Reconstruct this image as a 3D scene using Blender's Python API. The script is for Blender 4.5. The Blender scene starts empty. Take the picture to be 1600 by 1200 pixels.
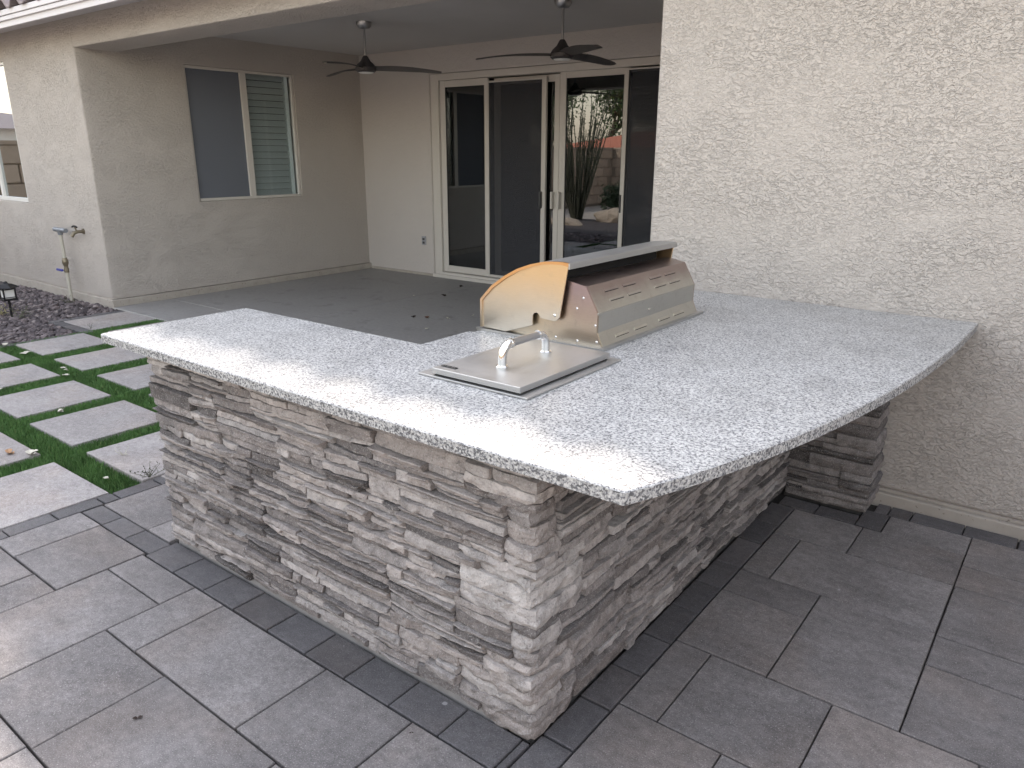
import bpy, bmesh, math, random
import numpy as np
from mathutils import Vector, Matrix, noise

# ------------------------------------------------------------------ camera, sky, sun, exposure
SC = bpy.context.scene
C = SC.collection
R = math.radians
CAM = Vector((1.00397, -1.41171, 1.63795))
cam = bpy.data.cameras.new('camera'); cam_o = bpy.data.objects.new('camera', cam); C.objects.link(cam_o)
cam.sensor_width = 36.0; cam.lens = 1172.638 / 1600 * 36.0; cam.clip_start = 0.05; cam.clip_end = 500
_r = Vector((0.792203, 0.610255, 0.001848)); _u = Vector((-0.181311, 0.232475, 0.955553)); _f = Vector((-0.582701, 0.757327, -0.294813))
m = Matrix.Identity(4)
for i in range(3):
    m[i][0] = _r[i]; m[i][1] = _u[i]; m[i][2] = -_f[i]; m[i][3] = CAM[i]
cam_o.matrix_world = m
SC.camera = cam_o

SUN_EL = R(41.9); SUN_AZ = math.atan2(0.61, 0.79)          # angle from +Y towards -X
SUN_DIR = Vector((-math.sin(SUN_AZ) * math.cos(SUN_EL), math.cos(SUN_AZ) * math.cos(SUN_EL), math.sin(SUN_EL)))
W = bpy.data.worlds.new('World'); SC.world = W; W.use_nodes = True
wn = W.node_tree; wn.nodes.clear()
sky = wn.nodes.new('ShaderNodeTexSky'); sky.sky_type = 'NISHITA'; sky.sun_disc = False
sky.sun_elevation = SUN_EL; sky.sun_rotation = -SUN_AZ; sky.air_density = 1.8; sky.dust_density = 1.0; sky.ozone_density = 2.0
bg = wn.nodes.new('ShaderNodeBackground'); bg.inputs['Strength'].default_value = 0.15
wo = wn.nodes.new('ShaderNodeOutputWorld')
thin = wn.nodes.new('ShaderNodeHueSaturation'); thin.inputs['Saturation'].default_value = 0.5      # lower saturation pales blue zenith and yellow horizon alike
wn.links.new(sky.outputs[0], thin.inputs['Color']); wn.links.new(thin.outputs[0], bg.inputs[0]); wn.links.new(bg.outputs[0], wo.inputs[0])
sun = bpy.data.lights.new('sun', 'SUN'); sun.energy = 1.3; sun.angle = R(2.4); sun.color = (1.0, 0.95, 0.87)
sun_o = bpy.data.objects.new('sun', sun); C.objects.link(sun_o)
sun_o.rotation_euler = SUN_DIR.to_track_quat('Z', 'Y').to_euler(); sun_o.location = SUN_DIR * 30
vs = SC.view_settings; vs.view_transform = 'Standard'; vs.look = 'None'; vs.gamma = 1.0; vs.use_curve_mapping = False
vs.exposure = 1.95
vs.use_white_balance = True; vs.white_balance_temperature = 7100; vs.white_balance_tint = 15
SC.cycles.max_bounces = 7; SC.cycles.diffuse_bounces = 4; SC.cycles.glossy_bounces = 4; SC.cycles.transparent_max_bounces = 12
SC.cycles.sample_clamp_indirect = 8.0
SC.cycles.use_adaptive_sampling = True; SC.cycles.adaptive_threshold = 0.02; SC.cycles.adaptive_min_samples = 20
try: SC.cycles.use_denoising = True
except Exception: pass

rng = random.Random(7)
nrg = np.random.default_rng(5)

# ------------------------------------------------------------------ material helpers
class NT:
    def __init__(s, name):
        s.m = bpy.data.materials.new(name); s.m.use_nodes = True
        s.t = s.m.node_tree; s.t.nodes.clear()
        s.out = s.t.nodes.new('ShaderNodeOutputMaterial')
        s.b = None
    def n(s, typ, **kw):
        nd = s.t.nodes.new('ShaderNode' + typ)
        for k, v in kw.items():
            if k.startswith('_'): setattr(nd, k[1:], v)
            else: s.set(nd, k, v)
        return nd
    def set(s, nd, k, v):
        sock = nd.inputs[int(k[1:])] if (k[0] == 'i' and k[1:].isdigit()) else nd.inputs[k.replace('__', ' ')]
        if hasattr(v, 'is_output'): s.t.links.new(v, sock)
        elif hasattr(v, 'outputs'): s.t.links.new(v.outputs[0], sock)
        else:
            if isinstance(v, (tuple, list)) and len(v) == 3 and len(getattr(sock, 'default_value', (0,)*3)) == 4: v = (*v, 1)
            sock.default_value = v
    def bsdf(s, **kw):
        s.b = s.n('BsdfPrincipled', **kw); s.t.links.new(s.b.outputs[0], s.out.inputs[0]); return s.b
    def pos(s, scale=(1, 1, 1), rot=(0, 0, 0), obj=False, loc=(0, 0, 0)):
        src = s.n('TexCoord').outputs['Object'] if obj else s.n('NewGeometry').outputs['Position']
        mp = s.n('Mapping'); s.t.links.new(src, mp.inputs[0])
        mp.inputs['Scale'].default_value = scale; mp.inputs['Rotation'].default_value = rot; mp.inputs['Location'].default_value = loc
        return mp.outputs[0]
    def noise(s, vec, scale, detail=3, rough=.5, dist=0.0, lac=2.0):
        return s.n('TexNoise', Vector=vec, Scale=scale, Detail=detail, Roughness=rough, Distortion=dist, Lacunarity=lac).outputs['Fac']
    def ramp(s, fac, stops, interp='LINEAR'):
        r = s.n('ValToRGB', Fac=fac); cr = r.color_ramp; cr.interpolation = interp
        while len(cr.elements) < len(stops): cr.elements.new(0.5)
        for e, (p, c) in zip(cr.elements, stops):
            e.position = p; e.color = (c, c, c, 1) if isinstance(c, (int, float)) else (*c, 1)
        return r.outputs[0]
    def mix(s, fac, a, b, mode='MIX'):
        nd = s.n('Mix'); nd.data_type = 'RGBA'; nd.blend_type = mode
        s.set(nd, 'i0', fac); s.set(nd, 'i6', a); s.set(nd, 'i7', b)
        return nd.outputs[2]
    def math(s, op, a, b=0.0, c=0.0):
        nd = s.n('Math'); nd.operation = op; s.set(nd, 'i0', a); s.set(nd, 'i1', b); s.set(nd, 'i2', c); return nd.outputs[0]
    def maprange(s, v, a, b, c, d, smooth=False):
        nd = s.n('MapRange'); nd.interpolation_type = 'SMOOTHSTEP' if smooth else 'LINEAR'
        for i, x in enumerate((v, a, b, c, d)): s.set(nd, 'i%d' % i, x)
        return nd.outputs[0]
    def bump(s, h, strength=.5, dist=.005, normal=None):
        nd = s.n('Bump', Height=h, Strength=strength, Distance=dist)
        if normal is not None: s.set(nd, 'Normal', normal)
        return nd.outputs[0]
    def attr(s, name):
        return s.n('Attribute', _attribute_name=name).outputs['Fac']
    def rnd(s): return s.n('ObjectInfo').outputs['Random']

def simple(name, col, rough=.6, metal=0.0, spec=.5, nz=None):
    t = NT(name); b = t.bsdf(Base__Color=col, Roughness=rough, Metallic=metal)
    b.inputs['Specular IOR Level'].default_value = spec
    if nz:
        f = t.noise(t.pos(), nz[0], 4)
        t.set(b, 'Base Color', t.mix(f, tuple(c * (1 - nz[1]) for c in col), tuple(min(1, c * (1 + nz[1])) for c in col)))
        t.set(b, 'Normal', t.bump(f, .3, .002))
    return t.m

M = {}
# stucco: sprayed lace finish, flat plateaus with crawling edges
def stucco(name, ca, cb, sc=(1, 1, 1), strength=.6):
    t = NT(name); p = t.pos(sc)
    warp = t.n('TexNoise', Vector=p, Scale=18.0, Detail=2.0).outputs['Color']
    add = t.n('VectorMath'); add.operation = 'MULTIPLY_ADD'; t.set(add, 'i0', warp); add.inputs[1].default_value = (.035, .035, .035); t.set(add, 'i2', p)
    n1 = t.noise(add.outputs[0], 33, 3.0, .55, .6)
    plate = t.maprange(n1, .44, .53, 0, 1, True)
    n2 = t.noise(p, 150, 2, .6)
    n3 = t.noise(p, 70, 3, .6, .4)
    plate2 = t.maprange(n3, .46, .54, 0, 1, True)
    flat = t.maprange(t.noise(t.pos((1, 1, 1.6)), 3.2, 3, .6), .36, .60, .35, 1.15)
    plate = t.math('MULTIPLY', plate, flat)
    h = t.math('ADD', t.math('MULTIPLY_ADD', plate, 1.0, t.math('MULTIPLY', n2, .25)), t.math('MULTIPLY', plate2, .45))
    big = t.noise(t.pos(), 1.1, 3)
    mid = t.noise(t.pos((1, 1, .5)), 5.0, 3)
    col = t.mix(t.math('MULTIPLY_ADD', big, .7, t.math('MULTIPLY', mid, .3)), ca, cb)
    t.bsdf(Base__Color=col, Roughness=.93, Normal=t.bump(h, strength, .0045))
    t.b.inputs['Specular IOR Level'].default_value = .15
    return t.m
M['stucco'] = stucco('stucco', (.515, .470, .43), (.605, .56, .52), (1, 1, 1.75), 1.0)
M['stucco_smooth'] = stucco('stucco_smooth', (.53, .495, .47), (.59, .555, .53), (.7, .7, .7), .5)
def foundation():
    t = NT('foundation'); p = t.pos()
    f = t.noise(p, 9, 5, .6); g = t.maprange(t.noise(p, 55, 2), .66, .72, 0, 1)
    col = t.mix(t.math('MULTIPLY', g, .7), t.mix(f, (.32, .285, .25), (.49, .45, .40)), (.13, .11, .095))
    t.bsdf(Base__Color=col, Roughness=.95, Normal=t.bump(f, .5, .006)); return t.m
M['foundation'] = foundation()
def granite():
    t = NT('granite'); p = t.pos()
    n1 = t.noise(p, 125, 3, .66, .3); n2 = t.noise(p, 330, 2, .6); n3 = t.noise(p, 60, 3, .65, .5)
    v = t.n('TexVoronoi', Vector=p, Scale=250.0); v.feature = 'F1'
    vc = t.n('SeparateColor', Color=v.outputs['Color']).outputs[0]
    base = t.ramp(n1, [(.36, (.11, .113, .122)), (.44, (.30, .303, .315)), (.51, (.51, .51, .505)), (.64, (.66, .655, .64))])
    dark = t.maprange(vc, .80, .86, 0, 1)
    dk2 = t.maprange(n2, .60, .68, 0, 1)
    msk = t.math('MULTIPLY', dark, t.maprange(n3, .44, .56, .15, 1))
    base = t.mix(1.0, base, t.ramp(t.noise(p, 7, 3, .6), [(.32, .84), (.5, 1.0), (.7, 1.07)]), 'MULTIPLY')
    col = t.mix(msk, base, (.06, .06, .068))
    col = t.mix(t.math('MULTIPLY', dk2, .5), col, (.22, .22, .235))
    warm = t.noise(p, 3, 2)
    col = t.mix(t.math('MULTIPLY', warm, .25), col, (.74, .71, .66), 'MULTIPLY')
    t.bsdf(Base__Color=col, Roughness=t.maprange(n1, .3, .7, .42, .26), Normal=t.bump(n1, .12, .001))
    t.b.inputs['Specular IOR Level'].default_value = .45
    return t.m
M['granite'] = granite()
def granite_edge():
    t = NT('granite_rough'); p = t.pos((1, 1, 1))
    n1 = t.noise(p, 130, 3, .62, .3); n4 = t.noise(p, 75, 4, .7)
    v = t.n('TexVoronoi', Vector=p, Scale=190.0)
    vc = t.n('SeparateColor', Color=v.outputs['Color']).outputs[0]
    base = t.ramp(n1, [(.36, (.13, .13, .14)), (.46, (.34, .34, .345)), (.56, (.54, .535, .52)), (.68, (.66, .65, .63))])
    col = t.mix(t.maprange(vc, .76, .82, 0, .85), base, (.09, .09, .095))
    t.bsdf(Base__Color=col, Roughness=.75, Normal=t.bump(t.math('ADD', n4, t.math('MULTIPLY', vc, .3)), .9, .006)); return t.m
M['granite_edge'] = granite_edge()
def ledgestone(name, dark=1.0):
    t = NT(name); tint = t.attr('tint'); hue = t.attr('hue')
    sh = t.n('CombineXYZ', X=t.math('MULTIPLY', tint, 71.0), Y=t.math('MULTIPLY', hue, 53.0), Z=t.math('MULTIPLY', tint, 19.0)).outputs[0]
    pa = t.n('VectorMath'); pa.operation = 'ADD'; t.set(pa, 'i0', t.pos()); t.set(pa, 'i1', sh); p = pa.outputs[0]
    base = t.ramp(tint, [(0.0, (.090, .084, .083)), (.18, (.165, .153, .150)), (.42, (.275, .256, .249)), (.68, (.375, .350, .338)), (.9, (.475, .450, .436)), (1.0, (.55, .53, .515))])
    warm = t.mix(t.math('MULTIPLY', hue, .75), base, (1.05, .985, .945), 'MULTIPLY')
    f = t.noise(p, 17, 4, .65, .4); g = t.noise(p, 48, 4, .72, .6); s = t.noise(p, 190, 3, .8)
    var = t.ramp(f, [(.30, .62), (.5, 1.0), (.72, 1.32)])
    col = t.mix(1.0, warm, var, 'MULTIPLY')
    col = t.mix(t.maprange(g, .58, .72, 0, .5), col, (.42, .40, .375))
    col = t.mix(t.maprange(t.noise(p, 30, 4, .7), .60, .70, 0, .55), col, (.085, .08, .08))
    col = t.mix(t.maprange(s, .56, .68, 0, .6), col, (.62, .60, .58))
    col = t.mix(t.maprange(s, .44, .32, 0, .6), col, (.07, .065, .065))
    h = t.math('ADD', t.math('MULTIPLY', f, 1.0), t.math('ADD', t.math('MULTIPLY', g, .6), t.math('MULTIPLY', s, .22)))
    t.bsdf(Base__Color=col, Roughness=.9, Normal=t.bump(h, 1.0, .008))
    t.b.inputs['Specular IOR Level'].default_value = .25
    return t.m
M['stone'] = ledgestone('ledge_stone')
M['mortar'] = simple('mortar', (.10, .095, .09), .95, nz=(40, .4))
def paver(name, ca, cb, rough=.82):
    t = NT(name); p = t.pos(); r = t.rnd()
    off = t.n('CombineXYZ', X=t.math('MULTIPLY', r, 37.0), Y=t.math('MULTIPLY', r, 91.0)).outputs[0]
    pv = t.n('VectorMath'); pv.operation = 'ADD'; t.set(pv, 'i0', p); t.set(pv, 'i1', off); pv = pv.outputs[0]
    st = t.n('Mapping', Vector=pv); st.inputs['Scale'].default_value = (1.0, 2.6, 1); st.inputs['Rotation'].default_value = (0, 0, .5); st = st.outputs[0]
    a = t.noise(pv, 3.2, 5, .62, .3); b = t.noise(st, 9, 5, .7, .5); f = t.noise(p, 230, 2, .75); d = t.noise(pv, 38, 5, .75)
    mixf = t.math('ADD', t.math('MULTIPLY', a, .6), t.math('MULTIPLY', b, .4))
    col = t.mix(t.maprange(mixf, .36, .64, 0, 1), ca, cb)
    col = t.mix(1.0, col, t.ramp(r, [(0, .86), (.5, 1.0), (1, 1.13)]), 'MULTIPLY')
    col = t.mix(1.0, col, t.ramp(d, [(.3, .74), (.5, 1.0), (.72, 1.28)]), 'MULTIPLY')
    col = t.mix(t.maprange(t.noise(pv, 1.7, 4, .6), .48, .66, 0, .55), col, (1.10, .99, .90), 'MULTIPLY')
    col = t.mix(t.maprange(f, .58, .70, 0, .5), col, tuple(min(1, c * 2.2) for c in cb))
    col = t.mix(t.maprange(f, .42, .30, 0, .7), col, tuple(c * .45 for c in ca))
    # pale efflorescence and paint-like spots
    v = t.n('TexVoronoi', Vector=pv, Scale=5.0, Randomness=1.0)
    sp = t.math('ADD', v.outputs['Distance'], t.math('MULTIPLY', t.noise(p, 45, 3), .09))
    rr = t.n('SeparateColor', Color=v.outputs['Color']).outputs[1]
    spot = t.math('MULTIPLY', t.maprange(sp, .085, .075, 0, 1), t.maprange(rr, .62, .64, 0, 1))
    col = t.mix(t.math('MULTIPLY', spot, .55), col, (.46, .45, .45))
    v2 = t.n('TexVoronoi', Vector=pv, Scale=11.0)
    sp2 = t.math('MULTIPLY', t.maprange(t.math('ADD', v2.outputs['Distance'], t.math('MULTIPLY', t.noise(p, 70, 2), .07)), .072, .064, 0, 1), t.maprange(t.n('SeparateColor', Color=v2.outputs['Color']).outputs[0], .70, .72, 0, 1))
    col = t.mix(t.math('MULTIPLY', sp2, .6), col, (.50, .49, .49))
    h = t.math('ADD', t.math('MULTIPLY', d, .6), t.math('MULTIPLY', f, .5))
    t.bsdf(Base__Color=col, Roughness=t.maprange(d, .3, .7, rough - .08, rough + .1), Normal=t.bump(h, .9, .003)); 
    t.b.inputs['Specular IOR Level'].default_value = .35
    return t.m
M['paver'] = paver('paver_grey', (.150, .140, .139), (.255, .238, .235))
M['paver_dark'] = paver('paver_charcoal', (.088, .085, .090), (.135, .130, .135), .74)
M['step'] = paver('step_stone', (.26, .242, .238), (.385, .358, .350))
def concrete():
    t = NT('patio_concrete'); p = t.pos(); a = t.noise(p, 1.6, 5, .6); d = t.noise(p, 30, 4, .7)
    col = t.mix(a, (.25, .243, .238), (.35, .342, .335)); col = t.mix(1.0, col, t.ramp(d, [(.3, .9), (.7, 1.1)]), 'MULTIPLY')
    br = t.noise(t.pos((1, 40, 1)), 6, 3, .7); col = t.mix(1.0, col, t.ramp(br, [(.3, .93), (.7, 1.06)]), 'MULTIPLY')
    st = t.maprange(t.noise(p, 3.2, 5, .65), .56, .70, 0, .45); col = t.mix(st, col, (.10, .095, .09))
    t.bsdf(Base__Color=col, Roughness=.62, Normal=t.bump(d, .2, .001)); return t.m
M['concrete'] = concrete()
M['joint'] = simple('joint_filler', (.42, .40, .37), .9, nz=(60, .2))
M['soil'] = simple('soil', (.045, .04, .037), 1.0, nz=(30, .4))
def grass():
    t = NT('turf'); a = t.attr('tint'); z = t.noise(t.pos(), 6, 3)
    col = t.ramp(a, [(0, (.048, .112, .032)), (.6, (.098, .21, .064)), (.9, (.16, .27, .09)), (1, (.26, .25, .12))])
    col = t.mix(1.0, col, t.ramp(z, [(.3, .75), (.7, 1.2)]), 'MULTIPLY')
    b = t.bsdf(Base__Color=col, Roughness=.55); b.inputs['Specular IOR Level'].default_value = .3; return t.m
M['grass'] = grass()
M['turf_base'] = simple('turf_backing', (.020, .045, .014), 1.0, nz=(80, .4))
def gravel():
    t = NT('gravel'); a = t.attr('tint')
    col = t.ramp(a, [(0, (.05, .042, .045)), (.4, (.115, .095, .10)), (.75, (.19, .155, .155)), (.93, (.30, .26, .25)), (1, (.45, .42, .40))])
    col = t.mix(1.0, col, t.ramp(t.noise(t.pos(), 120, 3, .7), [(.3, .75), (.7, 1.25)]), 'MULTIPLY')
    t.bsdf(Base__Color=col, Roughness=.85); return t.m
M['gravel'] = gravel()
M['gravel_bed'] = simple('gravel_bed', (.07, .06, .06), 1.0, nz=(60, .5))
def desert():
    t = NT('yard_ground'); p = t.pos(); a = t.noise(p, .7, 4); b = t.noise(p, 45, 4, .7)
    col = t.mix(a, (.36, .325, .29), (.48, .435, .385)); col = t.mix(1.0, col, t.ramp(b, [(.3, .65), (.7, 1.3)]), 'MULTIPLY')
    t.bsdf(Base__Color=col, Roughness=1, Normal=t.bump(b, .8, .02)); return t.m
M['desert'] = desert()
def steel(name, col, rough, tint=None, axis=(1, 60, 60), dirt=.0):
    t = NT(name); p = t.pos()
    br = t.noise(t.pos(axis), 12, 4, .7); sm = t.noise(p, 9, 4, .6)
    c = col
    if tint:
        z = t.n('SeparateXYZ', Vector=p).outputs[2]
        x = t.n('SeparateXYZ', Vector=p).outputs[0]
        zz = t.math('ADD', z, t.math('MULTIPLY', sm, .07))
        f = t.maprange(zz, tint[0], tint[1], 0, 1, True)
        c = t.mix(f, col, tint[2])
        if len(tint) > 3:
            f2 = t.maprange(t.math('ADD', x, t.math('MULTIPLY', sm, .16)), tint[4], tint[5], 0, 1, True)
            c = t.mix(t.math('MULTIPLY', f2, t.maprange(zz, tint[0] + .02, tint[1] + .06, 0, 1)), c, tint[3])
    c = t.mix(t.maprange(t.noise(p, 22, 5, .7), .56, .74, 0, dirt), c, (.30, .26, .22))
    c = t.mix(1.0, c, t.ramp(br, [(.3, .93), (.7, 1.05)]), 'MULTIPLY')
    t.bsdf(Base__Color=c, Metallic=1.0, Roughness=t.maprange(t.math('ADD', t.math('MULTIPLY', br, .5), t.math('MULTIPLY', sm, .5)), .3, .7, rough - .07, rough + .09), Normal=t.bump(br, .08, .0006))
    return t.m
M['steel'] = steel('brushed_steel', (.50, .50, .495), .44, axis=(60, 1, 60), dirt=.15)
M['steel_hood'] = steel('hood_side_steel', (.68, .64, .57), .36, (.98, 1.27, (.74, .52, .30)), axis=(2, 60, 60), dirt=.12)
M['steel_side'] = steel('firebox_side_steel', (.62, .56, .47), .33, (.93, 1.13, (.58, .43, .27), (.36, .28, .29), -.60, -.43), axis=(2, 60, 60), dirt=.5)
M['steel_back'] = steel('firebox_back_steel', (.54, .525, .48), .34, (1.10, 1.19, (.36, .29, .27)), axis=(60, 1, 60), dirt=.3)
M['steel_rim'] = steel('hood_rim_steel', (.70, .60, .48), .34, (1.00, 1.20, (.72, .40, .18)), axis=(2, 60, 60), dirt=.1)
M['chrome'] = simple('chrome', (.78, .77, .75), .09, 1.0)
M['dark_metal'] = simple('dark_metal', (.02, .02, .022), .5, .6)
M['void'] = simple('interior_shade', (.006, .006, .007), .8)  # near-black colour painted in for the shade inside openings
M['bronze'] = simple('fan_bronze', (.052, .047, .050), .45, .3)
M['fan_wood'] = simple('fan_blade', (.070, .060, .058), .5, nz=(18, .25))
M['nickel'] = simple('nickel', (.45, .45, .46), .3, .9)
M['lamp_glass'] = simple('frosted_glass', (.80, .80, .78), .3)
M['vinyl'] = simple('almond_frame', (.60, .57, .53), .45, nz=(30, .03))
M['vinyl_dark'] = simple('frame_gasket', (.05, .05, .052), .6)
M['white_frame'] = simple('white_frame', (.74, .73, .70), .45)
M['ceiling'] = simple('ceiling_paint', (.52, .50, .49), .9, nz=(3, .04))
M['fascia'] = simple('fascia_paint', (.66, .64, .66), .55, nz=(12, .04))
M['rooftile'] = simple('roof_tile', (.20, .165, .165), .8, nz=(20, .3))
M['roofred'] = simple('red_roof_tile', (.50, .17, .10), .8, nz=(8, .15))
M['blind'] = simple('blind_slat', (.80, .84, .82), .5)
M['room'] = simple('room_shade', (.05, .05, .053), .9)  # walls coloured near-black to stand in for unlit interiors
M['pvc'] = simple('pipe_cream', (.46, .44, .38), .5)
M['brass'] = simple('weathered_brass', (.22, .19, .14), .45, .7)
M['galv'] = simple('galvanised', (.25, .27, .30), .5, .5)
M['blue'] = simple('blue_handle', (.05, .06, .30), .45)
M['plate'] = simple('outlet_plate', (.33, .34, .37), .5)
M['leaf_white'] = simple('pale_petal', (.55, .52, .44), .6)
M['leaf_brown'] = simple('dry_leaf', (.16, .075, .045), .8)
M['leaf_dark'] = simple('dark_leaf', (.035, .022, .018), .85)
M['leaf_tan'] = simple('tan_leaf', (.42, .24, .13), .7)
M['twig'] = simple('twig', (.09, .095, .06), .8)
M['dry_plant'] = simple('dry_plant', (.30, .27, .13), .8)
def glass(name, refl, tint, rough=0.0):
    t = NT(name); tr = t.n('BsdfTransparent', Color=tint); gl = t.n('BsdfGlossy', Color=(.93, .96, 1.0), Roughness=rough)
    lw = t.n('LayerWeight', Blend=.5).outputs['Facing']
    f = t.math('MULTIPLY_ADD', t.math('POWER', lw, 5.0), .75, refl)
    mx = t.n('MixShader', i0=f, i1=tr, i2=gl); t.t.links.new(mx.outputs[0], t.out.inputs[0]); return t.m
M['glass'] = glass('coated_glass', .15, (.36, .40, .40))
M['glass_clear'] = glass('clear_glass', .04, (.90, .93, .94))
M['glass_bright'] = glass('window_glass', .40, (.45, .55, .52))
def mesh_screen(name, fac, col):
    t = NT(name); tr = t.n('BsdfTransparent'); df = t.n('BsdfDiffuse', Color=col)
    mx = t.n('MixShader', i0=fac, i1=tr, i2=df); t.t.links.new(mx.outputs[0], t.out.inputs[0]); return t.m
M['screen'] = mesh_screen('insect_screen', .55, (.075, .078, .088))
M['sunscreen'] = mesh_screen('sun_screen', .90, (.17, .185, .215))
def blockwall():
    t = NT('slump_block'); p = t.pos(); r = t.rnd(); a = t.noise(p, 7, 5, .65)
    col = t.mix(a, (.34, .26, .20), (.47, .37, .29)); col = t.mix(1.0, col, t.ramp(r, [(0, .85), (1, 1.12)]), 'MULTIPLY')
    t.bsdf(Base__Color=col, Roughness=.95, Normal=t.bump(a, .5, .01)); return t.m
M['block'] = blockwall()
M['block_mortar'] = simple('block_mortar', (.26, .21, .165), .95)
M['bark'] = simple('bark', (.11, .085, .065), .9, nz=(30, .3))
M['ocotillo'] = simple('ocotillo_cane', (.085, .085, .060), .9, nz=(60, .4))
def leafm(name, a, b):
    t = NT(name); f = t.attr('tint'); t.bsdf(Base__Color=t.mix(f, a, b), Roughness=.65); return t.m
M['leaf'] = leafm('tree_leaf', (.028, .052, .018), (.085, .13, .042))
M['leaf_shrub'] = leafm('shrub_leaf', (.025, .045, .022), (.07, .105, .05))
M['leaf_oco'] = leafm('ocotillo_leaf', (.035, .065, .022), (.085, .125, .045))
M['boulder'] = simple('boulder', (.40, .33, .26), .95, nz=(9, .4))

# ------------------------------------------------------------------ geometry helpers
def tag(o, label=None, cat=None, group=None, kind=None):
    if label: o['label'] = label
    if cat: o['category'] = cat
    if group: o['group'] = group
    if kind: o['kind'] = kind
    return o
def empty(name, loc=(0, 0, 0)):
    o = bpy.data.objects.new(name, None); o.location = loc; o.empty_display_size = .1; C.objects.link(o); return o
def link(name, me, mat, parent=None, loc=None):
    if mat is not None and not me.materials:
        for mm in (mat if isinstance(mat, (list, tuple)) else [mat]): me.materials.append(mm)
    o = bpy.data.objects.new(name, me); C.objects.link(o)
    if loc is not None: o.location = loc
    if parent is not None:
        o.parent = parent
        q = parent
        while q is not None:                                   # world placement stays as given
            o.location = Vector(o.location) - Vector(q.location); q = q.parent
    return o
def mk(name, v, f, mat, parent=None, loc=(0, 0, 0), smooth=False, tint=None, hue=None, fm=None):
    me = bpy.data.meshes.new(name); me.from_pydata([tuple(p) for p in v], [], f); me.update()
    if smooth: me.shade_smooth()
    if tint is not None:
        a = me.attributes.new('tint', 'FLOAT', 'FACE'); a.data.foreach_set('value', np.broadcast_to(np.asarray(tint, 'f'), (len(f),)).copy())
    if hue is not None:
        a = me.attributes.new('hue', 'FLOAT', 'FACE'); a.data.foreach_set('value', np.broadcast_to(np.asarray(hue, 'f'), (len(f),)).copy())
    o = link(name, me, mat, parent, loc)
    if fm is not None: me.polygons.foreach_set('material_index', fm)
    return o
def box_vf(x0, x1, y0, y1, z0, z1):
    v = [(x0, y0, z0), (x1, y0, z0), (x1, y1, z0), (x0, y1, z0), (x0, y0, z1), (x1, y0, z1), (x1, y1, z1), (x0, y1, z1)]
    f = [(0, 3, 2, 1), (4, 5, 6, 7), (0, 1, 5, 4), (1, 2, 6, 5), (2, 3, 7, 6), (3, 0, 4, 7)]
    return v, f
def join(*vfs):
    V, F = [], []
    for v, f in vfs:
        n = len(V); V += list(v); F += [tuple(i + n for i in q) for q in f]
    return V, F
def box(name, x0, x1, y0, y1, z0, z1, mat, parent=None, bev=0.0, seg=2):
    cx, cy, cz = (x0 + x1) / 2, (y0 + y1) / 2, z0
    bm = bmesh.new(); v, f = box_vf(x0 - cx, x1 - cx, y0 - cy, y1 - cy, 0, z1 - z0)
    vv = [bm.verts.new(p) for p in v]; [bm.faces.new([vv[i] for i in q]) for q in f]
    if bev: bmesh.ops.bevel(bm, geom=bm.edges[:], offset=bev, segments=seg, profile=.5, affect='EDGES')
    me = bpy.data.meshes.new(name); bm.to_mesh(me); bm.free()
    return link(name, me, mat, parent, (cx, cy, cz))
def chamfer(x0, x1, y0, y1, z0, z1, b):
    v = [(x0, y0, z0), (x1, y0, z0), (x1, y1, z0), (x0, y1, z0), (x0, y0, z1 - b), (x1, y0, z1 - b), (x1, y1, z1 - b), (x0, y1, z1 - b),
         (x0 + b, y0 + b, z1), (x1 - b, y0 + b, z1), (x1 - b, y1 - b, z1), (x0 + b, y1 - b, z1)]
    f = [(8, 9, 10, 11)]
    for i in range(4):
        j = (i + 1) % 4; f.append((i, j, 4 + j, 4 + i)); f.append((4 + i, 4 + j, 8 + j, 8 + i))
    return v, f
def tube_vf(pts, rad, n=12, cap=True):
    pts = [Vector(p) for p in pts]; rad = rad if isinstance(rad, (list, tuple)) else [rad] * len(pts)
    V, F = [], []; prev = None
    for i, p in enumerate(pts):
        d = (pts[min(i + 1, len(pts) - 1)] - pts[max(i - 1, 0)]).normalized()
        if prev is None: a = d.orthogonal().normalized()
        else: a = (prev - d * prev.dot(d)); a = a.normalized() if a.length > 1e-6 else d.orthogonal().normalized()
        prev = a; b = d.cross(a)
        for k in range(n):
            t = 2 * math.pi * k / n; V.append(tuple(p + (a * math.cos(t) + b * math.sin(t)) * rad[i]))
    for i in range(len(pts) - 1):
        for k in range(n):
            k2 = (k + 1) % n; F.append((i * n + k, i * n + k2, (i + 1) * n + k2, (i + 1) * n + k))
    if cap: F.append(tuple(range(n - 1, -1, -1))); F.append(tuple((len(pts) - 1) * n + k for k in range(n)))
    return V, F
def lathe_vf(prof, n=24, c=(0, 0, 0)):
    V, F = [], []
    for r, z in prof:
        for k in range(n):
            t = 2 * math.pi * k / n; V.append((c[0] + r * math.cos(t), c[1] + r * math.sin(t), c[2] + z))
    for i in range(len(prof) - 1):
        for k in range(n):
            k2 = (k + 1) % n; F.append((i * n + k, i * n + k2, (i + 1) * n + k2, (i + 1) * n + k))
    F.append(tuple(range(n - 1, -1, -1))); F.append(tuple((len(prof) - 1) * n + k for k in range(n)))
    return V, F
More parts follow.
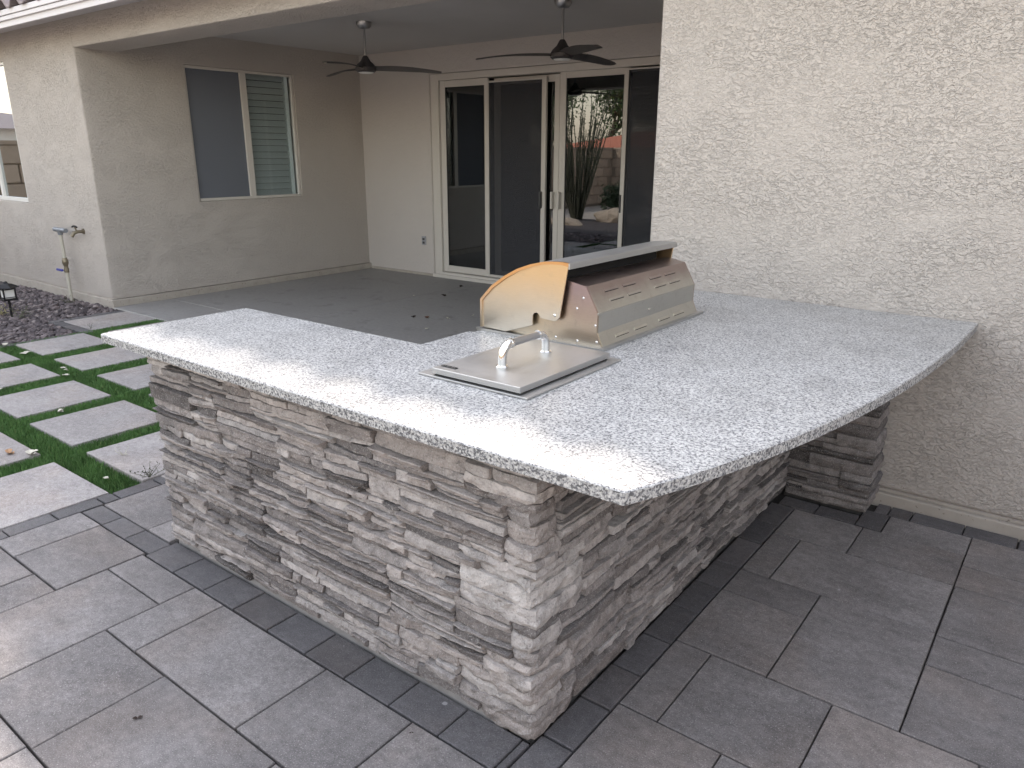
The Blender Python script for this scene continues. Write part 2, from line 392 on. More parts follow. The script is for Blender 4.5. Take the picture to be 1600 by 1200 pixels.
def prism(name, poly, axis, a, b, mat, parent=None, bev=0.0):
    """extrude a polygon; axis 'y': poly is (x, z), runs y = a..b; axis 'z': poly is (x, y)."""
    n = len(poly)
    if axis == 'y': V = [(p[0], a, p[1]) for p in poly] + [(p[0], b, p[1]) for p in poly]
    elif axis == 'x': V = [(a, p[0], p[1]) for p in poly] + [(b, p[0], p[1]) for p in poly]
    else: V = [(p[0], p[1], a) for p in poly] + [(p[0], p[1], b) for p in poly]
    F = [tuple(range(n)), tuple(range(2 * n - 1, n - 1, -1))] + [(i, n + i, n + (i + 1) % n, (i + 1) % n) for i in range(n)]
    bm = bmesh.new(); vv = [bm.verts.new(p) for p in V]; [bm.faces.new([vv[i] for i in q]) for q in F]
    bmesh.ops.recalc_face_normals(bm, faces=bm.faces[:])
    if bev: bmesh.ops.bevel(bm, geom=[e for e in bm.edges], offset=bev, segments=2, profile=.5, affect='EDGES')
    me = bpy.data.meshes.new(name); bm.to_mesh(me); bm.free()
    return link(name, me, mat, parent)
def smooth_angle(o, deg=35):
    me = o.data; me.shade_smooth()
    try: me.set_sharp_from_angle(angle=R(deg))
    except Exception: pass
    return o

YW = 2.381          # front plane of the house walls
XH = -7.467         # side wall of the covered patio
XR = -0.96          # corner of the right wing
YB = 6.136          # back wall of the covered patio
ZT = 2.635          # underside of the header
ZC = 2.903          # patio ceiling
H = 0.93            # countertop

# ------------------------------------------------------------------ ground
g = mk('ground', *join(([(-120, -120, -.075), (120, -120, -.075), (120, 120, -.075), (-120, 120, -.075)], [(0, 1, 2, 3)])), M['desert'])
tag(g, kind='structure')

# patio paving ------------------------------------------------------
paving = mk('patio_paving', *box_vf(-2.70, 3.25, -2.885, 2.36, -.07, -.022), M['soil']); tag(paving, kind='structure')
GAP = .0030
def put_paver(x0, x1, y0, y1, mat='paver', name='paver', parent=None, z=0.0, b=.0026, gap=GAP, depth=.02):
    gap = gap * rng.uniform(.7, 1.35)
    cx, cy = (x0 + x1) / 2, (y0 + y1) / 2
    dz = rng.uniform(-.0018, .0018)
    v, f = chamfer(x0 - cx + gap, x1 - cx - gap, y0 - cy + gap * 1.3, y1 - cy - gap * 1.3, -depth, 0, b)
    o = mk(name, v, f, M[mat], parent or paving, (cx, cy, z + dz))
    o.rotation_euler = (rng.uniform(-.0012, .0012), rng.uniform(-.0012, .0012), rng.uniform(-.002, .002))
    return o
explicit = [
 # to the right of the counter
 (.083, .393, 1.733, 2.025), (.393, .803, 1.733, 2.025), (.468, .803, 2.025, 2.22),
 (.803, 1.21, 1.922, 2.22), (1.21, 1.42, 1.922, 2.22), (.803, 1.42, 1.728, 1.922), (.803, 1.21, 1.325, 1.728), (1.21, 1.42, 1.325, 1.728), (.803, 1.42, 1.125, 1.325), (.803, 1.42, .735, 1.125),
 (.202, .803, 1.335, 1.733), (.083, .202, 1.335, 1.733), (.083, .405, 1.141, 1.335), (.083, .405, .735, 1.141), (.405, .803, .735, 1.335),
 (.083, .215, .333, .735), (.215, .613, .333, .735), (.613, 1.01, .333, .735), (1.01, 1.42, .333, .735),
 (.083, .42, -.12, .333), (.42, .82, -.12, .333), (.82, 1.42, -.12, .333),
 # in front of the counter
 (-2.382, -1.973, -.465, -.103), (-2.588, -2.382, -.465, -.103), (-1.973, -1.563, -.266, -.118), (-1.973, -1.563, -.867, -.266),
 (-2.172, -1.973, -.867, -.465), (-2.588, -2.172, -.867, -.465), (-1.563, -1.363, -.465, -.118), (-1.563, -1.155, -.867, -.465),
 (-1.363, -.764, -.465, -.118), (-1.155, -.557, -.867, -.465), (-.764, -.365, -.465, -.118), (-.557, -.15, -.867, -.465), (-.365, .042, -.465, -.118), (.042, .44, -.465, -.118),
 (-.15, .25, -.867, -.465), (.25, .44, -.867, -.465),
 # behind the turf band, left of the counter
 (-2.588, -2.172, .002, .40), (-2.172, -1.985, .002, .20), (-2.172, -1.985, .20, .40), (-2.588, -2.172, .40, .80), (-2.172, -1.985, .40, .80),
 (-2.588, -1.985, .80, 1.2), (-2.588, -2.172, 1.2, 1.6), (-2.172, -1.985, 1.2, 1.6), (-2.588, -1.985, 1.6, 2.0), (-2.588, -1.985, 2.0, 2.35),
]
for q in explicit: put_paver(*q)
for (x0, x1, y0, y1) in [(-1.985, -.99, .62, 1.2), (-1.985, -.99, 1.2, 1.8), (-1.985, -.99, 1.8, 2.35)]: put_paver(x0, (x0 + x1) / 2, y0, y1); put_paver((x0 + x1) / 2, x1, y0, y1)
# the rest of the terrace on the same module
def fill(xs, ys):
    nx, ny = len(xs) - 1, len(ys) - 1; used = set()
    for j in range(ny):
        for i in range(nx):
            if (i, j) in used: continue
            opts = [(2, 2), (3, 2), (2, 1), (1, 2), (2, 3), (2, 2)]; rng.shuffle(opts)
            for (a, b) in opts + [(1, 1)]:
                cells = [(i + p, j + q) for p in range(a) for q in range(b)]
                if all(cx < nx and cy < ny and (cx, cy) not in used for cx, cy in cells):
                    used.update(cells); put_paver(xs[i], xs[i + a], ys[j], ys[j + b]); break
fill([-2.588 + .2016 * k for k in range(16)], [-2.87 + .2003 * k for k in range(11)])
fill([.44 + .2 * k for k in range(14)], [-2.87 + .2003 * k for k in range(11)] + [-.665, -.465, -.265, -.12])
fill([1.42 + .2 * k for k in range(10)], [-.12 + .2 * k for k in range(12)] + [2.22])
# charcoal soldier course
dk = 'paver_dark'
xs = [-2.588, -2.380, -2.172, -1.955, -1.736, -1.515, -1.312, -1.103, -.887, -.684, -.476, -.267, -.061, -.031]
for a, b in zip(xs[:-1], xs[1:]): put_paver(a, b, -.118 if a > -2.0 else -.102, .028 if a > -2.0 else .001, dk)
ys = [-.118, .080, .288, .483, .700, .93, 1.14, 1.34, 1.587, 1.80, 2.025]
for a, b in zip(ys[:-1], ys[1:]): put_paver(-.03, .082, a, b, dk)
put_paver(.0, .171, 2.026, 2.135, dk); put_paver(.171, .354, 2.026, 2.135, dk); put_paver(.354, .466, 2.026, 2.222, dk); put_paver(.39, .452, 2.222, 2.337, dk)
xs = [.452, .548, .763, .971, 1.18, 1.39, 1.60, 1.81, 2.02, 2.23, 2.44, 2.65, 2.86, 3.07]
for a, b in zip(xs[:-1], xs[1:]): put_paver(a, b, 2.222, 2.337, dk)
ys = [-1.24, -1.03, -.82, -.613, -.404, -.199, .012, .089, .30, .51, .72, .93, 1.14, 1.35, 1.56, 1.77, 1.98, 2.19, 2.35]
for a, b in zip(ys[:-1], ys[1:]): put_paver(-2.692, -2.590, a, b, dk)

# covered patio slab -------------------------------------------------
slab = mk('concrete_patio', *box_vf(XH, XR, 2.36, YB + .1, -.07, -.002), M['joint']); tag(slab, kind='structure')
for (x0, x1) in ((XH + .045, -5.305), (-5.297, -3.13), (-3.122, XR)):
    for (y0, y1) in ((2.362, 3.006), (3.022, YB - .012)):
        v, f = chamfer(x0, x1, y0, y1, -.05, 0.002, .004); mk('slab_panel', v, f, M['concrete'], slab)

# turf with stepping stones -------------------------------------------
turf = mk('turf', *box_vf(-6.50, -2.694, -3.2, 2.355, -.07, -.028), M['turf_base']); tag(turf, kind='structure')
steps = []
cols = [(-3.335, -2.700), (-4.112, -3.506), (-4.878, -4.286), (-5.643, -5.100), (-6.418, -5.842)]
rows = [(1.015, 1.60), (.250, .853), (-.52, .087), (-1.285, -.68), (-2.05, -1.445)]
for (x0, x1) in cols:
    for (y0, y1) in rows: steps.append((x0, x1, y0, y1))
for (x0, x1) in cols[:4] + [(-6.30, -5.86)]: steps.append((x0, x1, 1.765, 2.34))
for q in steps: put_paver(*q, mat='step', name='stepping_stone', parent=turf, z=.003, b=.003, depth=.035)
# blades
def inside_step(x, y, mg=-.004):
    r = np.zeros(len(x), bool)
    for (a, b, c, d) in steps: r |= (x > a + mg) & (x < b - mg) & (y > c + mg) & (y < d - mg)
    return r
def grass_blades():
    N = 420000
    x = nrg.uniform(-6.49, -2.70, N); y = nrg.uniform(-1.4, 2.35, N)
    ok = ~inside_step(x, y); x = x[ok]; y = y[ok]
    dist = np.hypot(x - CAM.x, y - CAM.y); keep = nrg.random(len(x)) < np.clip(6.0 / dist, .25, 1.0) ** 1.3; x = x[keep]; y = y[keep]; dist = dist[keep]
    n = len(x); a = nrg.uniform(0, 2 * np.pi, n); h = nrg.uniform(.024, .040, n); w = nrg.uniform(.0013, .0022, n) * np.clip(dist / 4.2, 1, 2)
    la = nrg.uniform(0, 2 * np.pi, n); ln = nrg.uniform(.002, .016, n)
    dx, dy = np.cos(a) * w, np.sin(a) * w; lx, ly = np.cos(la) * ln, np.sin(la) * ln
    z0 = np.full(n, -.028)
    V = np.empty((n, 5, 3), 'f')
    V[:, 0] = np.stack([x - dx, y - dy, z0], 1); V[:, 1] = np.stack([x + dx, y + dy, z0], 1)
    V[:, 2] = np.stack([x + dx * .8 + lx * .35, y + dy * .8 + ly * .35, z0 + h * .6], 1); V[:, 3] = np.stack([x - dx * .8 + lx * .35, y - dy * .8 + ly * .35, z0 + h * .6], 1)
    V[:, 4] = np.stack([x + lx, y + ly, z0 + h], 1)
    V = V.reshape(-1, 3); b = np.arange(n) * 5
    me = bpy.data.meshes.new('grass')
    lo = np.stack([b, b + 1, b + 2, b + 3, b + 3, b + 2, b + 4], 1).ravel()
    me.vertices.add(len(V)); me.vertices.foreach_set('co', V.ravel()); me.loops.add(len(lo)); me.loops.foreach_set('vertex_index', lo.astype('i'))
    st = np.stack([np.arange(n) * 7, np.arange(n) * 7 + 4], 1).ravel(); me.polygons.add(n * 2); me.polygons.foreach_set('loop_start', st.astype('i'))
    me.update(calc_edges=True)
    at = me.attributes.new('tint', 'FLOAT', 'FACE'); at.data.foreach_set('value', np.repeat(nrg.beta(2, 2.2, n), 2).astype('f'))
    return me
go = link('grass', grass_blades(), M['grass']); tag(go, 'short green artificial turf growing in strips between the stepping stones', 'grass', kind='stuff')

# gravel bed ------------------------------------------------------------
bed = mk('gravel_bed', *box_vf(-12.3, -6.50, -3.2, YW, -.074, -.03), M['gravel_bed']); tag(bed, kind='structure')
EDGE = [(-6.50, -6.425, .90, 1.105), (-6.50, -6.425, 1.105, 1.31), (-6.50, -6.425, 1.31, 1.51), (-6.50, -6.425, 1.51, 1.605), (-6.50, -6.425, .69, .90), (-6.50, -6.425, .48, .69), (-6.50, -6.425, .27, .48),
        (-6.66, -6.43, 1.608, 1.712), (-6.90, -6.662, 1.608, 1.712), (-7.14, -6.902, 1.608, 1.712),
        (-7.245, -7.142, 1.608, 1.80), (-7.245, -7.142, 1.802, 2.0), (-7.245, -7.142, 2.002, 2.2), (-7.245, -7.142, 2.202, 2.352)]
for q in EDGE: put_paver(*q, mat=dk, parent=bed, z=-.002, depth=.04)
put_paver(-7.138, -6.50, 1.716, 2.352, mat='step', name='stepping_stone', parent=bed, z=-.002, depth=.04)
def rocks(n, xr, yr, sr, excl, zb):
    ico = []
    bm = bmesh.new(); bmesh.ops.create_icosphere(bm, subdivisions=1, radius=1); bv = np.array([v.co[:] for v in bm.verts]); bf = [tuple(v.index for v in f.verts) for f in bm.faces]; bm.free()
    V, F, T = [], [], []; k = 0
    while k < n:
        x, y = nrg.uniform(*xr), nrg.uniform(*yr)
        if excl(x, y): continue
        s = nrg.uniform(*sr) * (1.5 if nrg.random() < .07 else 1)
        p = bv * nrg.uniform(.72, 1.25, (len(bv), 1)) * np.array([s * nrg.uniform(.8, 1.5), s * nrg.uniform(.7, 1.2), s * nrg.uniform(.5, .85)])
        a, b = nrg.uniform(0, 6.28), nrg.uniform(-.5, .5)
        Rz = np.array([[np.cos(a), -np.sin(a), 0], [np.sin(a), np.cos(a), 0], [0, 0, 1]]); Rx = np.array([[1, 0, 0], [0, np.cos(b), -np.sin(b)], [0, np.sin(b), np.cos(b)]])
        p = p @ (Rz @ Rx).T + np.array([x, y, zb + s * nrg.uniform(.1, .9)])
        o = len(V) * 1; V.extend(p.tolist()); F.extend([tuple(i + o for i in q) for q in bf]); T.extend([nrg.beta(1.6, 2.2)] * len(bf)); k += 1
    return V, F, T
def ex(x, y): return (x > -7.26 and y > 1.59) or (x > -6.515 and y > .2)
V, F, T = rocks(9500, (-9.9, -6.50), (.15, 2.34), (.014, .028), ex, -.03)
tag(mk('gravel', V, F, M['gravel'], tint=T), 'loose purple grey gravel along the house wall', 'gravel', kind='stuff')

# ------------------------------------------------------------------ house
house = empty('house', (-4.2, YW, 0)); tag(house, 'beige stucco house with a covered patio and a tiled roof', 'house')
def wall_xz(name, x0, x1, z0, z1, y0, y1, holes, mat, parent, bev=.018):
    """wall in the X-Z plane with rectangular openings, y0 front .. y1 back"""
    xs = sorted({x0, x1, *[h[0] for h in holes], *[h[1] for h in holes]}); zs = sorted({z0, z1, *[h[2] for h in holes], *[h[3] for h in holes]})
    bm = bmesh.new()
    solid = lambda a, b: not any(h[0] - 1e-6 < a < h[1] + 1e-6 and h[2] - 1e-6 < b < h[3] + 1e-6 for h in holes)
    cache = {}
    def vt(p):
        k = tuple(round(c, 5) for c in p)
        if k not in cache: cache[k] = bm.verts.new(p)
        return cache[k]
    nx, nz = len(xs) - 1, len(zs) - 1
    S = [[solid((xs[i] + xs[i + 1]) / 2, (zs[j] + zs[j + 1]) / 2) for j in range(nz)] for i in range(nx)]
    for i in range(nx):
        for j in range(nz):
            if not S[i][j]: continue
            a, b, c, d = xs[i], xs[i + 1], zs[j], zs[j + 1]
            bm.faces.new([vt(p) for p in ((a, y0, c), (b, y0, c), (b, y0, d), (a, y0, d))]); bm.faces.new([vt(p) for p in ((a, y1, c), (a, y1, d), (b, y1, d), (b, y1, c))])
            for (di, dj, q) in ((-1, 0, ((a, y0, c), (a, y0, d), (a, y1, d), (a, y1, c))), (1, 0, ((b, y0, c), (b, y1, c), (b, y1, d), (b, y0, d))), (0, -1, ((a, y0, c), (a, y1, c), (b, y1, c), (b, y0, c))), (0, 1, ((a, y0, d), (b, y0, d), (b, y1, d), (a, y1, d)))):
                ii, jj = i + di, j + dj
                if not (0 <= ii < nx and 0 <= jj < nz and S[ii][jj]): bm.faces.new([vt(p) for p in q])
    bmesh.ops.recalc_face_normals(bm, faces=bm.faces[:])
    if bev:
        es = [e for e in bm.edges if len(e.link_faces) == 2 and e.calc_face_angle(0) > 1.0 and (abs(e.verts[0].co.y - y0) < 1e-5 and abs(e.verts[1].co.y - y0) < 1e-5)]
        bmesh.ops.bevel(bm, geom=es, offset=bev, segments=3, profile=.5, affect='EDGES')
    me = bpy.data.meshes.new(name); bm.to_mesh(me); bm.free()
    o = link(name, me, mat, parent); smooth_angle(o, 50); return o
ZF = .082          # bottom of the stucco
ZWT = 3.02
LW = (-11.4, -9.262, 1.05, 2.62)            # window in the left wing
# left wing front wall + patio side wall
wall_xz('wall', -11.9, XH, ZF, ZWT, YW, YW + .10, [LW], M['stucco'], house)
SW = (3.545, 5.030, 1.075, 2.578)           # window in the patio side wall, along Y
def wall_yz(name, y0, y1, z0, z1, xf, xb, holes, mat, parent, bev=.014):
    o = wall_xz(name, y0, y1, z0, z1, 0, abs(xb - xf), holes, mat, None, bev)
    s = 1 if xb > xf else -1
    for v in o.data.vertices:
        x, y, z = v.co; v.co = (xf + s * y, x, z)
    if s < 0: pass
    o.data.flip_normals() if s > 0 else None
    o.data.update(); o.parent = parent; o.location = -Vector(parent.location); return o
wall_yz('wall', YW + .10, YB + .2, ZF, ZWT, XH, XH - .18, [SW], M['stucco'], house, 0)
SD = (-6.165, -2.30, .02, 2.595)            # sliding door opening in the back wall
wall_xz('wall', XH - .1, XR + .3, ZF - .04, ZWT, YB, YB + .2, [SD], M['stucco_smooth'], house)
# right wing: front wall and its return
wall_xz('wall', XR, 3.9, .062, ZWT, YW, YW + .1, [], M['stucco'], house, .02)
wall_yz('wall', YW + .1, YB + .2, .062, ZWT, XR, XR + .2, [], M['stucco'], house, 0)
# header beam over the patio opening, and the ceiling
wall_xz('header_beam', XH - .05, XR + .05, ZT, ZWT - .012, YW + .002, 2.808, [], M['stucco'], house, .018)
box('patio_ceiling', XH - .05, XR + .1, 2.75, YB + .1, ZC, ZC + .03, M['ceiling'], house)
# foundation strips
box('foundation', -11.9, XH + .042, YW - .022, YW + .16, -.07, ZF - .004, M['foundation'], house, .006)
box('foundation', XH - .1, XH + .040, YW + .16, YB + .1, -.07, ZF - .006, M['foundation'], house, .006)
box('foundation', XH + .04, SD[0] - .02, YB - .012, YB + .1, -.07, .036, M['foundation'], house, .004)
box('foundation', XR - .01, 3.9, YW - .036, YW + .16, -.07, .050, M['foundation'], house, .006)
box('weep_screed', -11.9, XH + .006, YW - .008, YW + .02, ZF - .003, ZF + .006, M['foundation'], house)
box('weep_screed', XR, 3.9, YW - .012, YW + .02, .0525, .0645, M['foundation'], house)
# outer shell so that no light leaks in behind
box('wall', -11.9, -11.72, YW + .2, 14, -.05, ZWT, M['stucco_smooth'], house)
box('wall', 3.72, 3.9, YW + .2, 14, -.05, ZWT, M['stucco_smooth'], house)
box('wall', -11.9, 3.9, 14, 14.2, -.05, ZWT, M['stucco_smooth'], house)
# rooms behind the glass
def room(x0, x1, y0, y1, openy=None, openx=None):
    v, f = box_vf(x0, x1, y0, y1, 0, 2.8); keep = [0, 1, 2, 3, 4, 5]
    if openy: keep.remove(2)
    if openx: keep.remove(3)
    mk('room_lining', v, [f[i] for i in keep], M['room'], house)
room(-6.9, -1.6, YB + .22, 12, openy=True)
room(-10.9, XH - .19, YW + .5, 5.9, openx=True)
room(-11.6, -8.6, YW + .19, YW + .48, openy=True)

# sliding door ------------------------------------------------------------
D = empty('sliding_door', (-4.2, YB + .06, 0)); D.parent = house; D.location = Vector((-4.2, YB + .06, 0)) - house.location
Y0 = YB + .06
def dbox(name, x0, x1, y0, y1, z0, z1, mat, bev=.004): return box(name, x0, x1, y0, y1, z0, z1, M[mat], D, bev)
dbox('frame_jamb', -6.165, -6.035, Y0 - .03, Y0 + .14, .02, 2.59, 'vinyl'); dbox('frame_jamb', -2.43, -2.30, Y0 - .03, Y0 + .14, .02, 2.59, 'vinyl')
dbox('frame_head', -6.034, -2.431, Y0 - .03, Y0 + .14, 2.512, 2.59, 'vinyl'); dbox('sill', -6.034, -2.431, Y0 - .06, Y0 + .14, .004, .075, 'vinyl')
dbox('sill_lip', -6.15, -2.431, Y0 - .10, Y0 - .061, .003, .045, 'vinyl')
def sash(x0, x1, y, st_l, st_r, glassmat, mesh=False, zt=2.508, zb=.08, rail=.078, brail=.085):
    tk = .018
    dbox('stile', x0, x0 + st_l, y - tk, y + tk, zb, zt, 'vinyl'); dbox('stile', x1 - st_r, x1, y - tk, y + tk, zb, zt, 'vinyl')
    dbox('rail', x0 + st_l, x1 - st_r, y - tk + .002, y + tk - .002, zt - rail, zt, 'vinyl'); dbox('rail', x0 + st_l, x1 - st_r, y - tk + .002, y + tk - .002, zb, zb + brail, 'vinyl')
    p = box('screen_mesh' if mesh else 'pane', x0 + st_l - .01, x1 - st_r + .01, y - .003, y + .003, zb + brail - .01, zt - rail + .01, M[glassmat], D)
    dbox('gasket', x0 + st_l - .002, x0 + st_l + .006, y - .012, y - .004, zb + brail, zt - rail, 'vinyl_dark', 0); dbox('gasket', x1 - st_r - .006, x1 - st_r + .002, y - .012, y - .004, zb + brail, zt - rail, 'vinyl_dark', 0)
sash(-6.030, -5.237, Y0 + .02, .085, .058, 'glass')                       # fixed outer pane
sash(-5.18, -4.208, Y0 + .075, .10, .068, 'glass', zt=2.500)               # sliding pane
sash(-5.235, -4.358, Y0 + .018, .012, .062, 'screen', True, zt=2.470, rail=.02, brail=.03)   # insect screen, slid a little open
sash(-4.204, -3.297, Y0 + .075, .085, .070, 'glass', zt=2.527)             # clear sliding pane
sash(-3.262, -2.435, Y0 + .02, .012, .085, 'glass', zt=2.482, rail=.02)
sash(-3.31, -2.44, Y0 - .018, .048, .05, 'screen', True, zt=2.495, rail=.016)
for x in (-4.412, -4.268, -4.168, -3.30):
    dbox('handle', x - .012, x + .012, Y0 + (.0 if x < -4.3 or x > -3.5 else .035) - .04, Y0 + (.0 if x < -4.3 or x > -3.5 else .035) + .01, .99, 1.19, 'vinyl_dark' if x < -4.3 or x > -3.5 else 'vinyl', .006)

# patio side window with blinds ----------------------------------------------
Wn = empty('window', (XH, 4.28, 1.08)); Wn.parent = house; Wn.location = Vector((XH, 4.28, 1.08)) - house.location
def wbox(name, y0, y1, z0, z1, x0, x1, mat, bev=.003): return box(name, x0, x1, y0, y1, z0, z1, M[mat], Wn, bev)
xa, xb = XH - .075, XH - .028
wbox('frame', SW[0] + .003, SW[0] + .03, SW[2] + .003, SW[3] - .003, xa, xb, 'vinyl'); wbox('frame', SW[1] - .03, SW[1] - .003, SW[2] + .003, SW[3] - .003, xa, xb, 'vinyl')
wbox('frame', SW[0] + .03, SW[1] - .03, SW[3] - .033, SW[3] - .003, xa, xb, 'vinyl'); wbox('sill', SW[0] + .03, SW[1] - .03, SW[2] + .003, SW[2] + .035, xa, xb + .012, 'vinyl')
wbox('mullion', 4.262, 4.342, SW[2] + .035, SW[3] - .033, xa, xb + .01, 'vinyl')
wbox('sun_screen', SW[0] + .03, 4.262, SW[2] + .035, SW[3] - .033, XH - .046, XH - .044, 'sunscreen', 0)
wbox('pane', SW[0] + .03, 4.262, SW[2] + .035, SW[3] - .033, XH - .064, XH - .058, 'glass', 0)
wbox('pane', 4.342, SW[1] - .03, SW[2] + .035, SW[3] - .033, XH - .064, XH - .058, 'glass_clear', 0)
sl = None
for k in range(19):
    z = 1.14 + k * .0765
    if sl is None:
        bm = bmesh.new(); pr = [(-.030, -.028), (-.012, -.004), (.012, .014), (.030, .030)]
        v1 = [bm.verts.new((-p[0] * .55, -.285, p[1] * 1.25)) for p in pr]; v2 = [bm.verts.new((-p[0] * .55, .285, p[1] * 1.25)) for p in pr]
        for i in range(3): bm.faces.new((v1[i], v2[i], v2[i + 1], v1[i + 1]))
        bmesh.ops.solidify(bm, geom=bm.faces[:], thickness=.003)
        sl = bpy.data.meshes.new('blind_slat'); bm.to_mesh(sl); bm.free()
    o = link('blind_slat', sl, M['blind'], Wn, (XH - .095, 4.642, z))
# louvre frame round the slats
box('blind_frame', XH - .13, XH - .08, 4.935, 4.985, 1.10, 2.56, M['blind'], Wn, .004); box('blind_frame', XH - .13, XH - .08, 4.30, 4.352, 1.10, 2.56, M['blind'], Wn, .004)

# left wing window ---------------------------------------------------------
Wl = empty('window', (-10.3, YW, 1.05)); Wl.parent = house; Wl.location = Vector((-10.3, YW, 1.05)) - house.location
def lbox(name, x0, x1, z0, z1, mat, y0=YW + .012, y1=YW + .07, bev=.003): return box(name, x0, x1, y0, y1, z0, z1, M[mat], Wl, bev)
lbox('frame', LW[1] - .03, LW[1] - .003, LW[2] + .003, LW[3] - .003, 'white_frame'); lbox('frame', LW[0] + .003, LW[0] + .03, LW[2] + .003, LW[3] - .003, 'white_frame')
lbox('frame', LW[0] + .03, LW[1] - .03, LW[3] - .035, LW[3] - .003, 'white_frame'); lbox('sill', LW[0] + .03, LW[1] - .03, LW[2] + .003, LW[2] + .05, 'white_frame')
lbox('mullion', -10.06, -10.0, LW[2] + .05, LW[3] - .035, 'white_frame')
lbox('pane', -10.0, LW[1] - .03, LW[2] + .05, LW[3] - .035, 'glass_bright', YW + .04, YW + .046, 0); lbox('pane', LW[0] + .03, -10.06, LW[2] + .05, LW[3] - .035, 'glass_bright', YW + .04, YW + .046, 0)

# eave and roof --------------------------------------------------------------
YE = 1.955
box('fascia', -12.4, 4.4, YE, YE + .03, 2.806, 2.955, M['fascia'], house, .004)
box('drip_edge', -12.4, 4.4, YE - .022, YE - .001, 2.860, 2.898, M['fascia'], house, .004)
box('drip_edge', -12.4, 4.4, YE - .034, YE - .001, 2.901, 2.950, M['fascia'], house, .004)
box('soffit', -12.4, 4.4, YE + .03, YW + .05, 2.905, 2.925, M['fascia'], house)
SLOPE = math.atan(.30); PIT = .318
roof = empty('roof', (-4, 1.9, 2.96)); roof.parent = house; roof.location = Vector((-4, 1.9, 2.96)) - house.location
def tile_prof(n=12):
    pts = []
    for i in range(n + 1):
        u = i / n
        z = .072 * (max(0, math.sin(math.pi * min(1, u / .62))) ** .8) if u < .62 else -.016 * math.sin(math.pi * (u - .62) / .38)
        pts.append((u * PIT, z))
    return pts
tp = tile_prof(); L = .43
V, F = [], []
for (yy, dz) in ((0, 0), (L, -.012)):
    for th in (0.0, -.014):
        for (x, z) in tp: V.append((x, yy * math.cos(SLOPE), z + th + dz + yy * math.sin(SLOPE)))
nn = len(tp)
for i in range(nn - 1):
    F.append((i, i + 1, 2 * nn + i + 1, 2 * nn + i)); F.append((nn + i + 1, nn + i, 3 * nn + i, 3 * nn + i + 1)); F.append((i + 1, i, nn + i, nn + i + 1)); F.append((2 * nn + i, 2 * nn + i + 1, 3 * nn + i + 1, 3 * nn + i))
F += [(0, 2 * nn, 3 * nn, nn), (nn - 1, 2 * nn - 1, 4 * nn - 1, 3 * nn - 1)]
tm = bpy.data.meshes.new('roof_tile'); tm.from_pydata(V, [], F); tm.update()
for row in range(3):
    for k in range(53):
        o = link('roof_tile', tm, M['rooftile'], roof, (-12.4 + k * PIT + rng.uniform(-.006, .006) + .09, 1.898 + row * .36 * math.cos(SLOPE) + rng.uniform(-.022, .022), 2.972 + row * .36 * math.sin(SLOPE) + rng.uniform(-.004, .008)))
y0, z0 = 1.898 + 3 * .36 * math.cos(SLOPE), 2.972 + 3 * .36 * math.sin(SLOPE)
V, F = [], []
xs_ = [-12.4 + .09 + i * PIT / 4 for i in range(4 * 53 + 1)]; wv = [0, .068, .062, -.01]
for (yy, zz) in ((y0, z0), (8.0, z0 + (8.0 - y0) * .30), (14.6, z0 + (8.0 - y0) * .30 - 6.6 * .30)):
    for i, x in enumerate(xs_): V.append((x, yy, zz + wv[i % 4]))
n_ = len(xs_)
for r_ in range(2):
    for i in range(n_ - 1): F.append((r_ * n_ + i, r_ * n_ + i + 1, (r_ + 1) * n_ + i + 1, (r_ + 1) * n_ + i))
mk('roof_field', V, F, M['rooftile'], roof)
# sheathing under the tiles closes the roof
mk('roof_sheathing', [(-12.4, 1.97, 2.957), (4.4, 1.97, 2.957), (4.4, 8.0, 2.957 + 6.03 * .30), (-12.4, 8.0, 2.957 + 6.03 * .30), (4.4, 14.5, 2.95), (-12.4, 14.5, 2.95)], [(0, 1, 2, 3), (3, 2, 4, 5)], M['fascia'], roof)

# ------------------------------------------------------------------ stone-faced counter
island = empty('barbecue_island', (-.9, 1.0, 0)); tag(island, 'L-shaped outdoor barbecue counter faced in stacked grey ledge stone under a speckled granite top', 'counter')
ZS = H - .034
box('core', -1.93, -.045, .045, .56, -.02, ZS - .002, M['mortar'], island)
box('core', -.90, -.045, .561, 2.36, -.02, ZS - .002, M['mortar'], island)
# hole for the grill is covered by the grill itself

def nz(x, y, s=0): return noise.noise(Vector((x, y, s * 17.3 + .37)))
def warp(u, v, s):
    du = .004 * nz(u * 5, v * 9, s) + .005 * nz(u * 30, v * 40, s + 1)
    dv = .004 * nz(u * 3.5, v * 5, s + 2) + .0030 * nz(u * 16, v * 18, s + 3) + .0026 * nz(u * 60, v * 45, s + 4)
    return u + du, v + dv
def split(out, a, b, c, d, r):
    w, h = b - a, d - c
    if w > .80 or (w > .44 and h > .12 and r.random() < .65):
        m_ = a + (r.uniform(.18, .46) if w > .9 else w * r.uniform(.3, .7)); split(out, a, m_, c, d, r); split(out, m_, b, c, d, r); return
    if h > .082 or (h > .047 and r.random() < .88) or (h > .033 and w > .16 and r.random() < .36):
        m_ = c + h * r.uniform(.33, .67); split(out, a, b, c, m_, r); split(out, a, b, m_, d, r); return
    if w > .46 or (w > .22 and r.random() < .38) or (w > .13 and r.random() < .10):
        m_ = a + w * r.uniform(.25, .75); split(out, a, m_, c, d, r); split(out, m_, b, c, d, r); return
    out.append((a, b, c, d))
def stone_tint(r):
    k = r.random()
    if k < .12: return r.uniform(.06, .18)
    if k < .38: return r.uniform(.2, .42)
    if k < .88: return r.uniform(.45, .74)
    return r.uniform(.76, .90)
CELL = .0125
